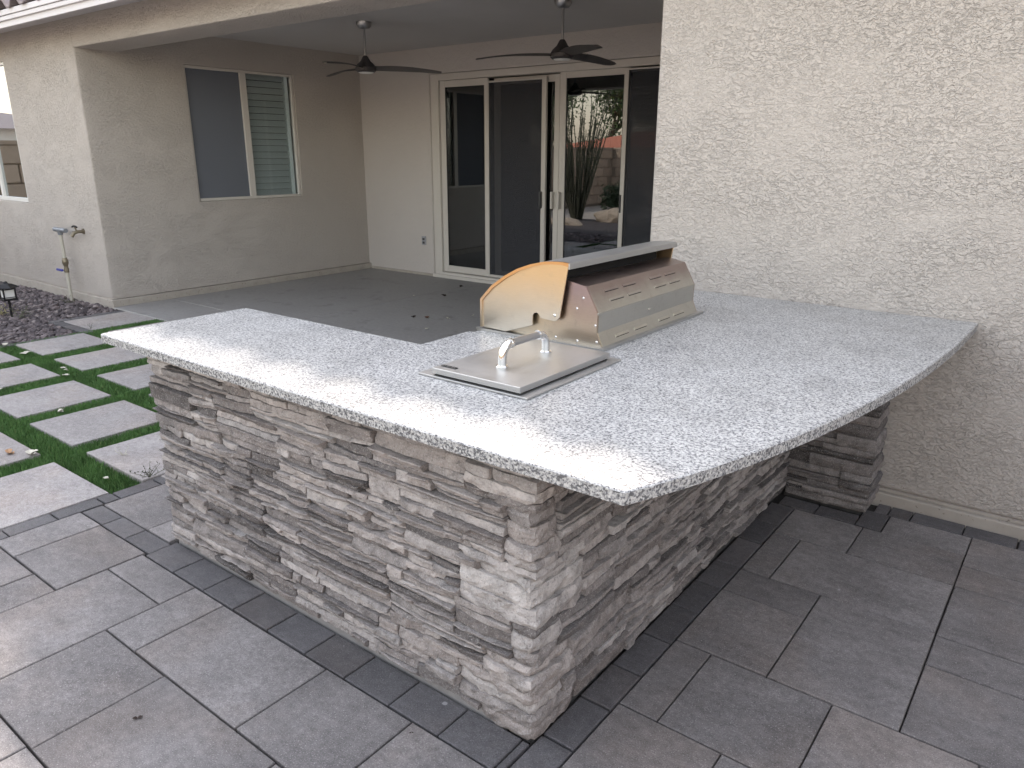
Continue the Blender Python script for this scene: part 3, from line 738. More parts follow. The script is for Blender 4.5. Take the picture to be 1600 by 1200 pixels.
def axis_steps(w, cell, edge, r):
    n = max(1, int((w - 2 * edge) / cell)); st = (w - 2 * edge) / n
    return [0.0] + [edge + st * i + (r.uniform(-.25, .25) * st if 0 < i < n else 0) for i in range(n + 1)] + [w]
def face_grid(a, b, c, d, seed, r, wp, corner=0):
    """points (u, v, depth) of one split stone front; depth grows outwards"""
    g_ = r.uniform(.0012, .0024); w, h = b - a - 2 * g_, d - c - 2 * g_
    us, vs_ = axis_steps(w, CELL, min(.004, w * .2), r), axis_steps(h, CELL * .75, min(.003, h * .15), r)
    nu, nv = len(us) - 1, len(vs_) - 1
    base = r.choice([r.uniform(.002, .010), r.uniform(.004, .013), r.uniform(.008, .019)]); s0 = r.uniform(0, 99)
    planes = [(r.uniform(-.09, .09), r.uniform(-.20, .16), 0.0)]
    for _ in range(r.choice([0, 1, 1, 2, 3])):
        planes.append((r.uniform(-.30, .30), r.uniform(-.45, .45), r.uniform(.002, .008)))
    st_v = r.uniform(.25, .8); st = r.choice([0, 0, .005, .009, -.005, .012]); crk = r.uniform(.25, .75) if w > .14 and r.random() < .35 else None
    eu = [r.uniform(.0005, .0035) for _ in range(2)]; ev = [r.uniform(.0005, .003), r.uniform(.0005, .003)]
    G = []
    for j, vv in enumerate(vs_):
        row = []
        for i, uu in enumerate(us):
            u, v = a + g_ + uu, c + g_ + vv; fu, fv = uu / w - .5, vv / h - .5
            dep = base + min(pu * uu_ + pv * vv_ + k for (pu, pv, k) in planes for (uu_, vv_) in ((fu * min(w, .14), fv * h),))
            dep += .0022 * nz(u * 22, v * 40, s0) + .0026 * nz(u * 75, v * 95, s0 + 3) + r.uniform(-.0009, .0009)
            if fv + .5 > st_v + .28 * nz(u * 12, s0, 5): dep += st
            if crk is not None and fu + .5 > crk + .14 * nz(v * 30, s0, 6): dep -= .007
            if i == 0: dep -= eu[0] * r.uniform(.4, 1.5)
            if i == nu: dep -= eu[1] * r.uniform(.4, 1.5)
            if j == 0: dep -= ev[0] * r.uniform(.3, 1.6)
            if j == nv: dep -= ev[1] * r.uniform(.3, 1.6)
            if wp is not None: u, v = warp(u, v, wp)
            row.append((u, v, dep))
        G.append(row)
    return G, nu, nv
BACK = -.045
def stone_mesh(G, nu, nv, to3):
    V = [to3(*p) for row in G for p in row]; n1 = nu + 1
    F = [(j * n1 + i, j * n1 + i + 1, (j + 1) * n1 + i + 1, (j + 1) * n1 + i) for j in range(nv) for i in range(nu)]
    ring = [(0, i) for i in range(nu + 1)] + [(j, nu) for j in range(1, nv + 1)] + [(nv, i) for i in range(nu - 1, -1, -1)] + [(j, 0) for j in range(nv - 1, 0, -1)]
    o = len(V); V += [to3(G[j][i][0], G[j][i][1], BACK) for j, i in ring]; m_ = len(ring)
    for k in range(m_):
        j, i = ring[k]; j2, i2 = ring[(k + 1) % m_]
        F.append((j2 * n1 + i2, j * n1 + i, o + k, o + (k + 1) % m_))
    return V, F
stones = []           # (V, F, tint, hue, score, owner)
def add_stone(V, F, ti, hu, owner, nrm):
    P = Vector(np.mean(np.array(V), axis=0)); ext = np.ptp(np.array(V), axis=0); d = CAM - P
    area = max(ext[0], ext[1]) * ext[2]; stones.append((V, F, ti, hu, area * max(.02, nrm.dot(d.normalized())) / d.length_squared, owner))
r1 = random.Random(21)
# corner (quoin) courses shared by both faces
zc = []; z = .012
while z < ZS - 1e-6:
    h = r1.choice([.028, .034, .040, .046, .056]); h = ZS - z if z + h > ZS - .026 else h; zc.append((z, z + h)); z += h
zc[0] = (.0, zc[0][1])
qa, qb, courses = [], [], []; i = 0
while i < len(zc):
    k = min(r1.choice([2, 3, 4, 4]), len(zc) - i); k = len(zc) - i if len(zc) - i - k == 1 else k
    la, lb = r1.uniform(.12, .30), r1.uniform(.12, .28); courses.append((i, k))
    for _ in range(k):
        qa.append(la if r1.random() < .5 else max(.10, la - r1.uniform(.05, .10))); qb.append(lb if r1.random() < .5 else max(.10, lb - r1.uniform(.05, .09)))
    i += k
fix = lambda q: [q[j] if max(q[a0:a0 + k0]) - q[j] > .055 else max(q[a0:a0 + k0]) for (a0, k0) in courses for j in range(a0, a0 + k0)]
qa, qb = fix(qa), fix(qb)
FY, FX = .024, -.024         # mean planes of the two faces
to_front = lambda u, v, d: (u, FY - d, v)
to_right = lambda u, v, d: (FX + d, u, v)
def corner_stone(a, b, la, lb, ti, hu, r):
    nv = max(2, int((b - a) / .013)); nL = max(3, int(la / .02)); nR = max(3, int(lb / .02)); s0 = r.uniform(0, 99); base = r.uniform(.002, .020); jx, jy = r.uniform(-.012, .010), r.uniform(-.012, .010)
    V, F = [], []; n1 = nL + nR + 1; cols = nL + nR
    for j in range(nv + 1):
        fv = j / nv; v = a + .001 + (b - a - .002) * fv; e2 = min(1, fv / .3, (1 - fv) / .3)
        for i in range(n1):
            dep = base + .009 * nz(i * .35, v * 34, s0) + .005 * nz(i * .9, v * 60, s0 + 2) - (1 - e2) * r.uniform(.003, .009)
            if i <= nL:
                fu = i / nL; u = -la + (la + FX) * fu + r.uniform(-.003, .003) * (0 < i < nL); e = min(1, fu / .2)
                dep -= (1 - e) * .008
                uu, vv = u, v + .003 * nz(u * 20, v * 18, 8)
                if i == nL: x = FX + dep + jx - r.uniform(.002, .008); y = FY - dep - jy + r.uniform(.002, .008)
                else: x, y = min(uu, FX + jx * .5 - .004 * (nL - i)), FY - dep - jy * fu
                V.append((x, y, vv))
            else:
                fu = (i - nL) / nR; u = FY + (lb - FY) * fu + r.uniform(-.003, .003) * (i < n1 - 1); e = min(1, (1 - fu) / .2); dep -= (1 - e) * .008
                V.append((FX + dep + jx * (1 - fu), max(u, FY - jy + .006 * (i - nL)), v + .003 * nz(u * 20, v * 18, 9)))
    for j in range(nv):
        for i in range(cols): F.append((j * n1 + i, j * n1 + i + 1, (j + 1) * n1 + i + 1, (j + 1) * n1 + i))
    o = len(V); V += [(-la, .06, a), (-.06, .06, a), (-.06, lb, a), (-la, .06, b), (-.06, .06, b), (-.06, lb, b)]
    F.append(tuple([*range(n1 - 1, -1, -1), o, o + 1, o + 2])); F.append(tuple([*[nv * n1 + i for i in range(n1)], o + 5, o + 4, o + 3]))
    F.append(tuple([j * n1 for j in range(nv, -1, -1)] + [o, o + 3])); F.append(tuple([j * n1 + n1 - 1 for j in range(nv + 1)] + [o + 5, o + 2]))
    return V, F
for i, (a, b) in enumerate(zc):
    ti = stone_tint(r1); ti = min(.95, ti + .08)
    V, F = corner_stone(a, b, qa[i], qb[i], ti, 0, r1); add_stone(V, F, ti, r1.uniform(.1, .8), 'corner', (_f * -1))
# front face and right face fill, course by course against the quoins
def fill_face(u_fixed, quoin, to3, owner, nrm, sgn, wp, r, hue, v_lo=.024):
    """u runs away from the corner: sgn -1 for the front face (towards -X), +1 for the right face (towards +Y)"""
    rect = []
    for (i0, k) in courses:
        inner = max(quoin[i0:i0 + k]); c0, c1 = zc[i0][0], zc[i0 + k - 1][1]
        if i0 == 0: c0 = max(c0, v_lo)
        for i in range(i0, i0 + k):
            a, b = max(zc[i][0], c0), zc[i][1]
            if inner - quoin[i] > .02: rect.append((quoin[i], inner, a, b))
        split(rect, inner, u_fixed, c0, c1, r)
    for (a, b, c, d) in rect:
        ua, ub = (sgn * b, sgn * a) if sgn < 0 else (a, b)
        near = a < .33
        G, nu, nv = face_grid(ua, ub, c, d, 0, r, wp if not near else None)
        if d > ZS - .002:
            G = [[(u, min(v, ZS - .001), dp) for (u, v, dp) in row] for row in G]
        if owner == 'front': G = [[(max(u, -1.966), v, dp) for (u, v, dp) in row] for row in G]
        V, F = stone_mesh(G, nu, nv, to3)
        if sgn > 0: pass
        add_stone(V, F, stone_tint(r), min(1, max(0, r.gauss(hue, .25))), owner, nrm)
fill_face(1.963, qa, to_front, 'front', Vector((0, -1, 0)), -1, 1, random.Random(5), .62)
fill_face(2.20, qb, to_right, 'right', Vector((1, 0, 0)), 1, 3, random.Random(11), .30)
order = sorted(range(len(stones)), key=lambda k: -stones[k][4])
for k in order[:300]:
    V, F, ti, hu, sc_, ow = stones[k]
    c_ = np.mean(np.array(V), axis=0); mk('stone', [tuple(np.array(p) - c_) for p in V], F, M['stone'], island, tuple(c_), tint=ti, hue=hu)
V, F, T, U = [], [], [], []
for k in order[300:]:
    v, f, ti, hu, sc_, ow = stones[k]; n = len(V); V += v; F += [tuple(i + n for i in q) for q in f]; T += [ti] * len(f); U += [hu] * len(f)
if V: tag(mk('small_stones', V, F, M['stone'], island, tint=T, hue=U), kind='stuff')
# render coat that shows under the first course at the front
box('base_coat', -1.955, -.13, .034, .060, -.02, .05, M['concrete'], island)

# granite top
arc = [(.286, -.076), (.318, .0), (.362, .115), (.404, .245), (.447, .40), (.489, .572), (.529, .77), (.566, .99), (.600, 1.25), (.628, 1.55), (.648, 1.88), (.657, 2.20), (.659, YW - .002)]
def catmull(p, n=4):
    out = []
    for i in range(len(p) - 1):
        a, b, c, d = p[max(i - 1, 0)], p[i], p[i + 1], p[min(i + 2, len(p) - 1)]
        for k in range(n):
            t = k / n; out.append(tuple(.5 * (2 * b[j] + (c[j] - a[j]) * t + (2 * a[j] - 5 * b[j] + 4 * c[j] - d[j]) * t * t + (3 * b[j] - a[j] - 3 * c[j] + d[j]) * t ** 3) for j in (0, 1)))
    return out + [p[-1]]
def rnd_corner(p, a, b, r, n=4):
    p, a, b = Vector(p), Vector(a), Vector(b); u = (a - p).normalized() * r; w = (b - p).normalized() * r
    return [tuple((p + u) * (1 - t) ** 2 + p * 2 * t * (1 - t) + (p + w) * t ** 2) for t in [k / n for k in range(n + 1)]]
arcp = catmull(arc)
poly = rnd_corner((-2.144, -.076), (-2.144, .604), (.286, -.076), .016) + rnd_corner((.286, -.076), (-2.144, -.076), arcp[3], .007) + arcp[4:]
poly += [(-.992, YW - .002), (-.992, 1.84), (-.965, 1.84), (-.965, .890), (-.992, .890), (-.992, .604)]
poly += rnd_corner((-2.144, .604), (-.992, .604), (-2.144, -.076), .016)
def slab_mesh(poly, z0, z1, b):
    n = len(poly); P = [Vector(p) for p in poly]
    ins = []
    for i in range(n):
        e1 = (P[i] - P[i - 1]).normalized(); e2 = (P[(i + 1) % n] - P[i]).normalized(); n1 = Vector((-e1.y, e1.x)); n2 = Vector((-e2.y, e2.x)); nn_ = (n1 + n2)
        nn_ = nn_.normalized() if nn_.length > 1e-6 else n1; ins.append(P[i] + nn_ * b / max(.4, nn_.dot(n1)))
    V = [(p.x, p.y, z0) for p in P] + [(p.x, p.y, z1 - b) for p in P] + [(p.x, p.y, z1) for p in ins]
    F = [tuple(range(2 * n, 3 * n)), tuple(range(n - 1, -1, -1))]; fm = [0, 1]
    for i in range(n):
        j = (i + 1) % n; F += [(i, j, n + j, n + i), (n + i, n + j, 2 * n + j, 2 * n + i)]; fm += [1, 0]
    return V, F, fm
V, F, fm = slab_mesh(poly, ZS, H, .0035)
mk('countertop', V, F, [M['granite'], M['granite_edge']], island, fm=fm)

# pier under the far end of the overhang -------------------------------------
pier = empty('stone_pier', (.19, 2.25, 0)); tag(pier, 'short stacked stone pier under the curved end of the counter against the wall', 'pier')
box('core', -.02, .345, 2.185, 2.34, -.02, ZS - .002, M['mortar'], pier)
rp = random.Random(3); z = .008
while z < ZS - 1e-6:
    h = rp.choice([.032, .04, .046, .054, .06]); h = ZS - z if z + h > ZS - .03 else h
    a, b = z, z + h; cut = rp.choice([.12, .15, .2, .24]); base = rp.uniform(.004, .022)
    prt = [(-.01, cut), (cut, .372)]
    if rp.random() < .45: prt = [(-.01, cut * .6), (cut * .6, .372)]
    if rp.random() < .35: m_ = (a + b) / 2; spl = [(a, m_), (m_, b)]
    else: spl = [(a, b)]
    for n_i, (u0, u1) in enumerate(prt):
        for (c_, d_) in (spl if n_i == 0 else [(a, b)]):
            if u1 > .36:                       # end stone wraps the corner: solid rough block
                s0 = rp.uniform(0, 99); nv, nL, nR = 3, 6, 7; V, F = [], []; n1 = nL + nR + 1
                for j in range(nv + 1):
                    fv = j / nv; v = c_ + .001 + (d_ - c_ - .002) * fv; e2 = .006 * (fv in (0, 1))
                    for i in range(n1):
                        dep = base + .008 * nz(i * .5, v * 34, s0) - e2 * rp.uniform(.5, 1.4)
                        if i < nL: V.append((u0 + (u1 - .012 - u0) * i / nL + rp.uniform(-.003, .003) * (i > 0), 2.158 - dep, v + .002 * nz(i * .7, v * 9, 4)))
                        elif i == nL: V.append((u1 - .006 + dep * .7, 2.160 - dep * .8, v))
                        else: V.append((u1 + dep - .012, 2.162 + (2.372 - 2.162) * (i - nL) / nR, v + .002 * nz(i * .7, v * 9, 5)))
                for j in range(nv):
                    for i in range(n1 - 1): F.append((j * n1 + i, j * n1 + i + 1, (j + 1) * n1 + i + 1, (j + 1) * n1 + i))
                o = len(V); V += [(u0, 2.22, c_ + .001), (.3, 2.22, c_ + .001), (.3, 2.372, c_ + .001), (u0, 2.22, d_ - .001), (.3, 2.22, d_ - .001), (.3, 2.372, d_ - .001)]
                F.append(tuple([*range(n1 - 1, -1, -1), o, o + 1, o + 2])); F.append(tuple([*[nv * n1 + i for i in range(n1)], o + 5, o + 4, o + 3])); F.append(tuple([j * n1 for j in range(nv, -1, -1)] + [o, o + 3]))
            else:
                G, nu, nv = face_grid(u0, u1, c_, d_, 0, rp, None); G = [[(u, v, dp * .8) for (u, v, dp) in row] for row in G]
                V, F = stone_mesh(G, nu, nv, lambda u, v, d: (u, 2.160 - d, v))
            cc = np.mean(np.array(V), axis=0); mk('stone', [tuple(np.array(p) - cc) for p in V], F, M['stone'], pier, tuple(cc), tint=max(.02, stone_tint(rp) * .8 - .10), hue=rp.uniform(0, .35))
    z += h

# ------------------------------------------------------------------ built-in grill (front towards the patio, back towards +X)
grill = empty('built_in_grill', (-.66, 1.37, H)); tag(grill, 'stainless steel built-in gas grill with heat-stained hood set into the granite', 'grill')
GY0, GY1 = .948, 1.792
# drop-in flange on the granite
mk('flange', *join(box_vf(-.985, -.372, GY0 - .022, GY0 + .01, H + .001, H + .011), box_vf(-.402, -.372, GY0 + .01, GY1 + .03, H + .001, H + .011), box_vf(-.985, -.402, GY1, GY1 + .03, H + .001, H + .011), box_vf(-.985, -.95, GY0 + .01, GY1, H + .001, H + .011)), M['steel'], grill)
body = [(-.955, H + .011), (-.392, H + .011), (-.414, .992), (-.412, 1.066), (-.467, 1.162), (-.545, 1.176), (-.62, 1.168), (-.62, 1.03), (-.955, 1.03)]
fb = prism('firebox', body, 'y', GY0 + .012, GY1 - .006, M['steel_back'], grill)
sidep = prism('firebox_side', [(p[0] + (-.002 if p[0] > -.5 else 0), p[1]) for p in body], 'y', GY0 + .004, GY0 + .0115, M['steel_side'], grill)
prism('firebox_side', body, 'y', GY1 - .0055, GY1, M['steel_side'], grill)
# seam lip along the back between the two bent sheets
box('back_seam', -.418, -.409, GY0 + .004, GY1, 1.060, 1.068, M['steel_back'], grill, .001)
# hood: side plates with quarter-round outline, cut-out and the curved skin
hp = [(-.952, .948), (-.830, .944), (-.696, .988), (-.696, 1.026), (-.690, 1.036), (-.678, 1.041), (-.666, 1.036), (-.659, 1.026), (-.659, 1.022), (-.592, 1.018), (-.580, 1.022), (-.568, 1.036), (-.533, 1.240), (-.560, 1.243), (-.605, 1.241), (-.645, 1.237), (-.705, 1.222), (-.767, 1.199), (-.830, 1.165), (-.896, 1.119), (-.952, 1.062)]
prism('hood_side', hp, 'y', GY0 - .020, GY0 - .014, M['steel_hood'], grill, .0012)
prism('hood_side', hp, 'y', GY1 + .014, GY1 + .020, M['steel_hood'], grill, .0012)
skin = [(-.958, .948), (-.958, 1.064), (-.900, 1.124), (-.833, 1.170), (-.769, 1.204), (-.706, 1.227), (-.645, 1.242), (-.605, 1.246), (-.560, 1.248), (-.530, 1.246)]
skin_in = [(-.527, 1.232), (-.560, 1.238), (-.605, 1.236), (-.645, 1.232), (-.704, 1.217), (-.765, 1.194), (-.827, 1.160), (-.892, 1.115), (-.947, 1.060), (-.947, .948)]
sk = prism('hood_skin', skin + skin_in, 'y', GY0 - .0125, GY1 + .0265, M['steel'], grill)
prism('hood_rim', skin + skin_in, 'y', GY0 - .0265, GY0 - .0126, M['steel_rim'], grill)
# hood back lip: folded channel along the top rear edge
box('hood_lip', -.5295, -.5225, GY0 - .0265, GY1 + .0265, 1.223, 1.2455, M['steel'], grill, .0015)
box('hood_inner', -.66, -.60, GY0 + .02, GY1 - .02, 1.10, 1.228, M['void'], grill)  # black block stands in for the shade inside the hood
hb = tube_vf([(-1.005, GY0 + .26, 1.10), (-1.005, GY1 - .16, 1.10)], .012, 12); mk('hood_handle', *hb, M['chrome'], grill, smooth=False)
for y in (GY0 + .30, GY1 - .2): mk('handle_post', *tube_vf([(-1.005, y, 1.10), (-.925, y, 1.09)], .008, 8), M['chrome'], grill)
box('front_panel', -.995, -.958, GY0 - .005, GY1 + .005, .72, .93, M['steel'], grill, .004)
for k in range(4): mk('knob', *tube_vf([(-.996, GY0 + .14 + k * .19, .83), (-1.03, GY0 + .14 + k * .19, .83)], [.024, .020], 16), M['dark_metal'], grill)
# screws
def screw(p, n, r=.006):
    p, n = Vector(p), Vector(n); mk('screw', *tube_vf([p - n * .002, p + n * .0015, p + n * .0032], [r, r * .95, r * .45], 10), M['chrome'], grill)
screw((-.590, GY0 - .020, 1.042), (0, -1, 0), .0065)
for (x, z) in ((-.478, 1.118), (-.505, 1.075), (-.422, 1.020), (-.414, .958), (-.905, .952), (-.60, .951), (-.50, .951)): screw((x, GY0 + .004, z), (0, -1, 0), .0052)
for x in (-.70, -.60, -.50): screw((x, GY0 - .012, H + .011), (0, 0, 1), .005)
screw((-.4128, 1.36, 1.020), (1, 0, 0), .005)
# louvres on the back
def louvre(y, z, w, x0, x1, z0, z1):
    t_ = (z - z0) / (z1 - z0); x = x0 + (x1 - x0) * t_
    n = Vector((z1 - z0, 0, x0 - x1)).normalized(); up = Vector((x1 - x0, 0, z1 - z0)).normalized()
    p = Vector((x, y, z)); a = p + n * .0005; V = []
    for yy in (y, y + w):
        for (u, d) in ((.007, 0.0), (-.003, .0045), (-.004, .0035), (-.004, -.001)): q = p + up * u + n * d; V.append((q.x, yy, q.z))
    F = [(0, 1, 5, 4), (1, 2, 6, 5), (2, 3, 7, 6), (0, 3, 2, 1), (4, 5, 6, 7)]
    mk('louvre', V, F, M['steel_back'], grill)
    q = p - up * .0052 + n * .0004; V = []
    for yy in (y + .001, y + w - .001):
        for u in (.0012, -.0012): s_ = q + up * u; V.append((s_.x, yy, s_.z))
    mk('louvre_slot', V, [(0, 1, 3, 2)], M['void'], grill)  # black strip painted as the shade in the slot
for yy in (1.055, 1.195, 1.42, 1.555):
    louvre(yy, 1.134, .104, -.412, -.467, 1.066, 1.162); louvre(yy + .012, 1.100, .104, -.412, -.467, 1.066, 1.166)
for yy in (1.07, 1.22, 1.43, 1.57): louvre(yy, .962, .10, -.392, -.414, .941, .992)

# ------------------------------------------------------------------ drop-in cooler lid
lid = empty('ice_chest', (-.48, .58, H)); tag(lid, 'low stainless steel drop-in ice chest with a chrome handle on its flat lid', 'ice chest')
box('flange', -.708, -.256, .300, .864, H + .0008, H + .0075, M['steel'], lid, .0015)
box('gasket', -.646, -.296, .318, .828, H + .0076, H + .0130, M['void'], lid)  # black filler painted as the shaded gap under the lid
box('lid', -.652, -.288, .308, .836, H + .0131, H + .0325, M['steel'], lid, .002)
ZL = H + .0325
hx, y1_, y2_ = -.471, .452, .700; hz = .072
pts = [(hx, y1_, ZL), (hx, y1_, ZL + .03)] + [(hx, y1_ + .042 * (1 - math.cos(t)), ZL + .03 + .042 * math.sin(t)) for t in [math.pi / 2 * k / 8 for k in range(1, 9)]]
elbow = lambda p: mk('handle_elbow', *tube_vf(p, .0145, 18), M['chrome'], lid, smooth=True)
smooth_angle(elbow(pts)); pts2 = [(p[0], y1_ + y2_ - p[1], p[2]) for p in pts]; smooth_angle(elbow(pts2))
smooth_angle(mk('handle_bar', *tube_vf([(hx, y1_ + .040, ZL + hz), (hx, y2_ - .040, ZL + hz)], .0128, 18), M['nickel'], lid))
for y in (y1_ + .044, y2_ - .044): smooth_angle(mk('collar', *tube_vf([(hx, y - .004, ZL + hz), (hx, y + .004, ZL + hz)], .0168, 18), M['chrome'], lid))
for y in (y1_, y2_): smooth_angle(mk('handle_base', *lathe_vf([(.0205, 0), (.0205, .004), (.017, .0075)], 20, (hx, y, ZL)), M['chrome'], lid))
box('badge', -.640, -.575, .338, .352, ZL, ZL + .002, M['dark_metal'], lid)
for k, w in enumerate((.007, .005, .008, .004, .006, .007)): box('badge_letter', -.637 + k * .0102, -.637 + k * .0102 + w, .341, .349, ZL + .002, ZL + .0035, M['chrome'], lid)

# ------------------------------------------------------------------ ceiling fans
def fan(cx, cy, angs, label, zh=2.47):
    f = empty('ceiling_fan', (cx, cy, ZC)); tag(f, label, 'ceiling fan', 'fans under the patio ceiling')
    smooth_angle(mk('canopy', *lathe_vf([(.030, -.072), (.055, -.062), (.074, -.035), (.078, 0)], 24, (cx, cy, ZC)), M['nickel'], f))
    smooth_angle(mk('downrod', *tube_vf([(cx, cy, zh + .09), (cx, cy, ZC - .07)], .0125, 12), M['nickel'], f))
    smooth_angle(mk('motor', *lathe_vf([(.085, -.045), (.105, -.03), (.108, 0), (.085, .035), (.05, .065), (.028, .105), (.018, .115)], 28, (cx, cy, zh)), M['bronze'], f))
    smooth_angle(mk('light', *lathe_vf([(.03, -.056), (.065, -.053), (.078, -.045), (.078, -.040)], 24, (cx, cy, zh)), M['lamp_glass'], f))
    for a in angs:
        V, F = [], []; ns = 12
        for i in range(ns + 1):
            t = i / ns; r_ = .08 + .70 * t
            w = (.055 + .045 * math.sin(math.pi * min(1, t * 1.3) * .5)) * (1 - .42 * max(0, t - .25) / .75) * (1 if t < .97 else .6)
            tw = -R(17 - 9 * t); dz = -.006 + .014 * math.sin(math.pi * t) - .024 * t; sw = .05 * math.sin(t * 2.0)
            for (s_, th) in ((-1, 0), (-.5, .007), (0, .010), (.5, .007), (1, 0), (0, -.004)):
                px = r_; py = s_ * w * math.cos(tw) + sw; pz = s_ * w * math.sin(tw) + dz + th
                V.append((cx + px * math.cos(a) - py * math.sin(a), cy + px * math.sin(a) + py * math.cos(a), zh + pz))
        for i in range(ns):
            for k in range(6):
                k2 = (k + 1) % 6; F.append((i * 6 + k, i * 6 + k2, (i + 1) * 6 + k2, (i + 1) * 6 + k))
        F += [(0, 1, 2, 3, 4, 5), tuple(ns * 6 + k for k in (5, 4, 3, 2, 1, 0))]
        smooth_angle(mk('blade', V, F, M['fan_wood'], f), 30)
    return f
A0 = math.atan2(.610255, .792203)
fan(-5.297, 4.293, [A0 + R(t) for t in (8, 128, 248)], 'dark three-blade ceiling fan nearer the window with blinds')
fan(-3.027, 4.543, [A0 + R(t) for t in (44, 164, 284)], 'dark three-blade ceiling fan in front of the clear glass door')

# ------------------------------------------------------------------ small fittings
ou = empty('electrical_outlet', (-6.333, YB, .42)); tag(ou, 'small grey electrical outlet low on the back wall left of the sliding door', 'outlet')
box('cover_plate', -6.372, -6.294, YB - .012, YB + .004, .418, .537, M['plate'], ou, .004)
for z in (.450, .498): box('socket', -6.352, -6.314, YB - .016, YB - .0125, z - .015, z + .015, M['vinyl_dark'], ou, .003)

sp = empty('water_standpipe', (-8.20, 2.262, 0)); tag(sp, 'cream standpipe with blue valve handle and grey tee rising from the gravel', 'pipe')
PX, PY = -8.215, 2.262
smooth_angle(mk('riser', *tube_vf([(PX, PY, -.05), (PX, PY, .335)], .019, 12), M['pvc'], sp))
smooth_angle(mk('valve_body', *tube_vf([(PX, PY, .325), (PX, PY, .36), (PX, PY, .385), (PX, PY, .41), (PX, PY, .43), (PX, PY, .46), (PX, PY, .49)], [.024, .027, .02, .026, .034, .034, .022], 10), M['brass'], sp))
box('valve_handle', PX - .155, PX - .01, PY - .05, PY - .026, .338, .362, M['blue'], sp, .005)
smooth_angle(mk('riser', *tube_vf([(PX, PY, .485), (PX, PY, .765)], .018, 12), M['pvc'], sp))
smooth_angle(mk('tee', *join(tube_vf([(PX - .13, PY, .800), (PX + .15, PY, .800)], .025, 12), tube_vf([(PX, PY, .745), (PX, PY, .805)], [.024, .034], 12)), M['galv'], sp))
hbib = empty('hose_bib', (-7.90, YW, .78)); tag(hbib, 'weathered brass hose tap on the wall right of the standpipe', 'tap')
smooth_angle(mk('spout', *tube_vf([(-7.900, YW + .01, .795), (-7.905, YW - .06, .795), (-7.912, YW - .10, .785), (-7.92, YW - .13, .745)], [.016, .017, .02, .022], 12), M['brass'], hbib))
smooth_angle(mk('stem', *tube_vf([(-7.908, YW - .07, .80), (-7.912, YW - .085, .85)], .009, 8), M['brass'], hbib)); 
smooth_angle(mk('wheel', *tube_vf([(-7.962, YW - .09, .845), (-7.938, YW - .088, .855), (-7.91, YW - .086, .857), (-7.885, YW - .084, .855), (-7.865, YW - .082, .845)], .009, 8), M['dark_metal'], hbib))
smooth_angle(mk('wall_flange', *tube_vf([(-7.90, YW - .012, .795), (-7.90, YW + .005, .795)], .03, 14), M['brass'], hbib))

lt = empty('garden_lantern', (-7.79, 1.49, 0)); tag(lt, 'black metal path lantern on a short stake in the gravel', 'lantern')
LX, LY = -7.79, 1.49
smooth_angle(mk('stake', *tube_vf([(LX, LY, -.06), (LX, LY, .175)], .012, 8), M['dark_metal'], lt))
box('base', LX - .066, LX + .066, LY - .066, LY + .066, .172, .190, M['dark_metal'], lt, .004)
for sx in (-1, 1):
    for sy in (-1, 1): box('post', LX + sx * .054 - .006, LX + sx * .054 + .006, LY + sy * .054 - .006, LY + sy * .054 + .006, .190, .296, M['dark_metal'], lt)
for z in (.205, .288): 
    v = join(box_vf(LX - .06, LX + .06, LY - .0635, LY - .0605, z - .004, z + .004), box_vf(LX - .06, LX + .06, LY + .0605, LY + .0635, z - .004, z + .004), box_vf(LX - .0635, LX - .0605, LY - .06, LY + .06, z - .004, z + .004), box_vf(LX + .0605, LX + .0635, LY - .06, LY + .06, z - .004, z + .004))
    mk('crossbar', *v, M['dark_metal'], lt)
box('glass', LX - .046, LX + .046, LY - .046, LY + .046, .192, .294, M['lamp_glass'], lt)
mk('roof', *lathe_vf([(.115, .297), (.115, .303), (.05, .338), (.022, .345), (.014, .362), (.004, .366)], 4, (LX, LY, 0)), M['dark_metal'], lt).rotation_euler = (0, 0, 0)

# petals, leaves and sprigs lying about -------------------------------------
def petal(x, y, z, s, mat, label, cat, group, name, seed):
    r_ = random.Random(seed); V, F = [], []
    for k in range(3):
        a = r_.uniform(0, 6.28); tilt = r_.uniform(.15, .8); o = len(V)
        for i in range(5):
            t = i / 4
            for sd in (-1, 0, 1):
                w = s * .42 * math.sin(math.pi * min(.97, t + .06)); px = s * t * math.cos(tilt); pz = s * t * math.sin(tilt) * (1 - .4 * t) + abs(sd) * w * .35 + .001; py = sd * w
                V.append((px * math.cos(a) - py * math.sin(a), px * math.sin(a) + py * math.cos(a), pz))
        for i in range(4):
            for j in range(2): F.append((o + i * 3 + j, o + i * 3 + j + 1, o + (i + 1) * 3 + j + 1, o + (i + 1) * 3 + j))
    ob = mk(name, V, F, M[mat], None, (x, y, z)); tag(ob, label, cat, group); return ob
GP = 'pale fallen petals on the turf and stones'
for i, (x, y, s, lab) in enumerate([(-5.99, .94, .050, 'pale fallen petal on the turf strip below the second row of stones'), (-5.27, .93, .036, 'pale fallen petal, left one of a pair at a turf crossing'), (-5.16, .93, .040, 'pale fallen petal, right one of a pair at a turf crossing'),
        (-5.02, .86, .045, 'pale fallen petal at the corner of a stepping stone beside the turf crossing'), (-5.03, .40, .042, 'pale fallen petal on the turf at the left picture edge'), (-4.18, .45, .045, 'pale fallen petal on the turf strip above the middle stepping stone'),
        (-3.54, .045, .055, 'white fallen petals at the corner of the nearest left stepping stone'), (-2.86, .155, .030, 'small white petal at the stone edge nearest the counter'), (-6.44, .95, .05, 'pale fallen petal at the gravel edge on the far left')]):
    petal(x, y, .004, s, 'leaf_white', lab, 'petal', GP, 'fallen_petal', i + 3)
petal(-3.66, -.02, .001, .045, 'leaf_tan', 'tan curled leaf on the nearest left stepping stone', 'leaf', None, 'fallen_leaf', 40)
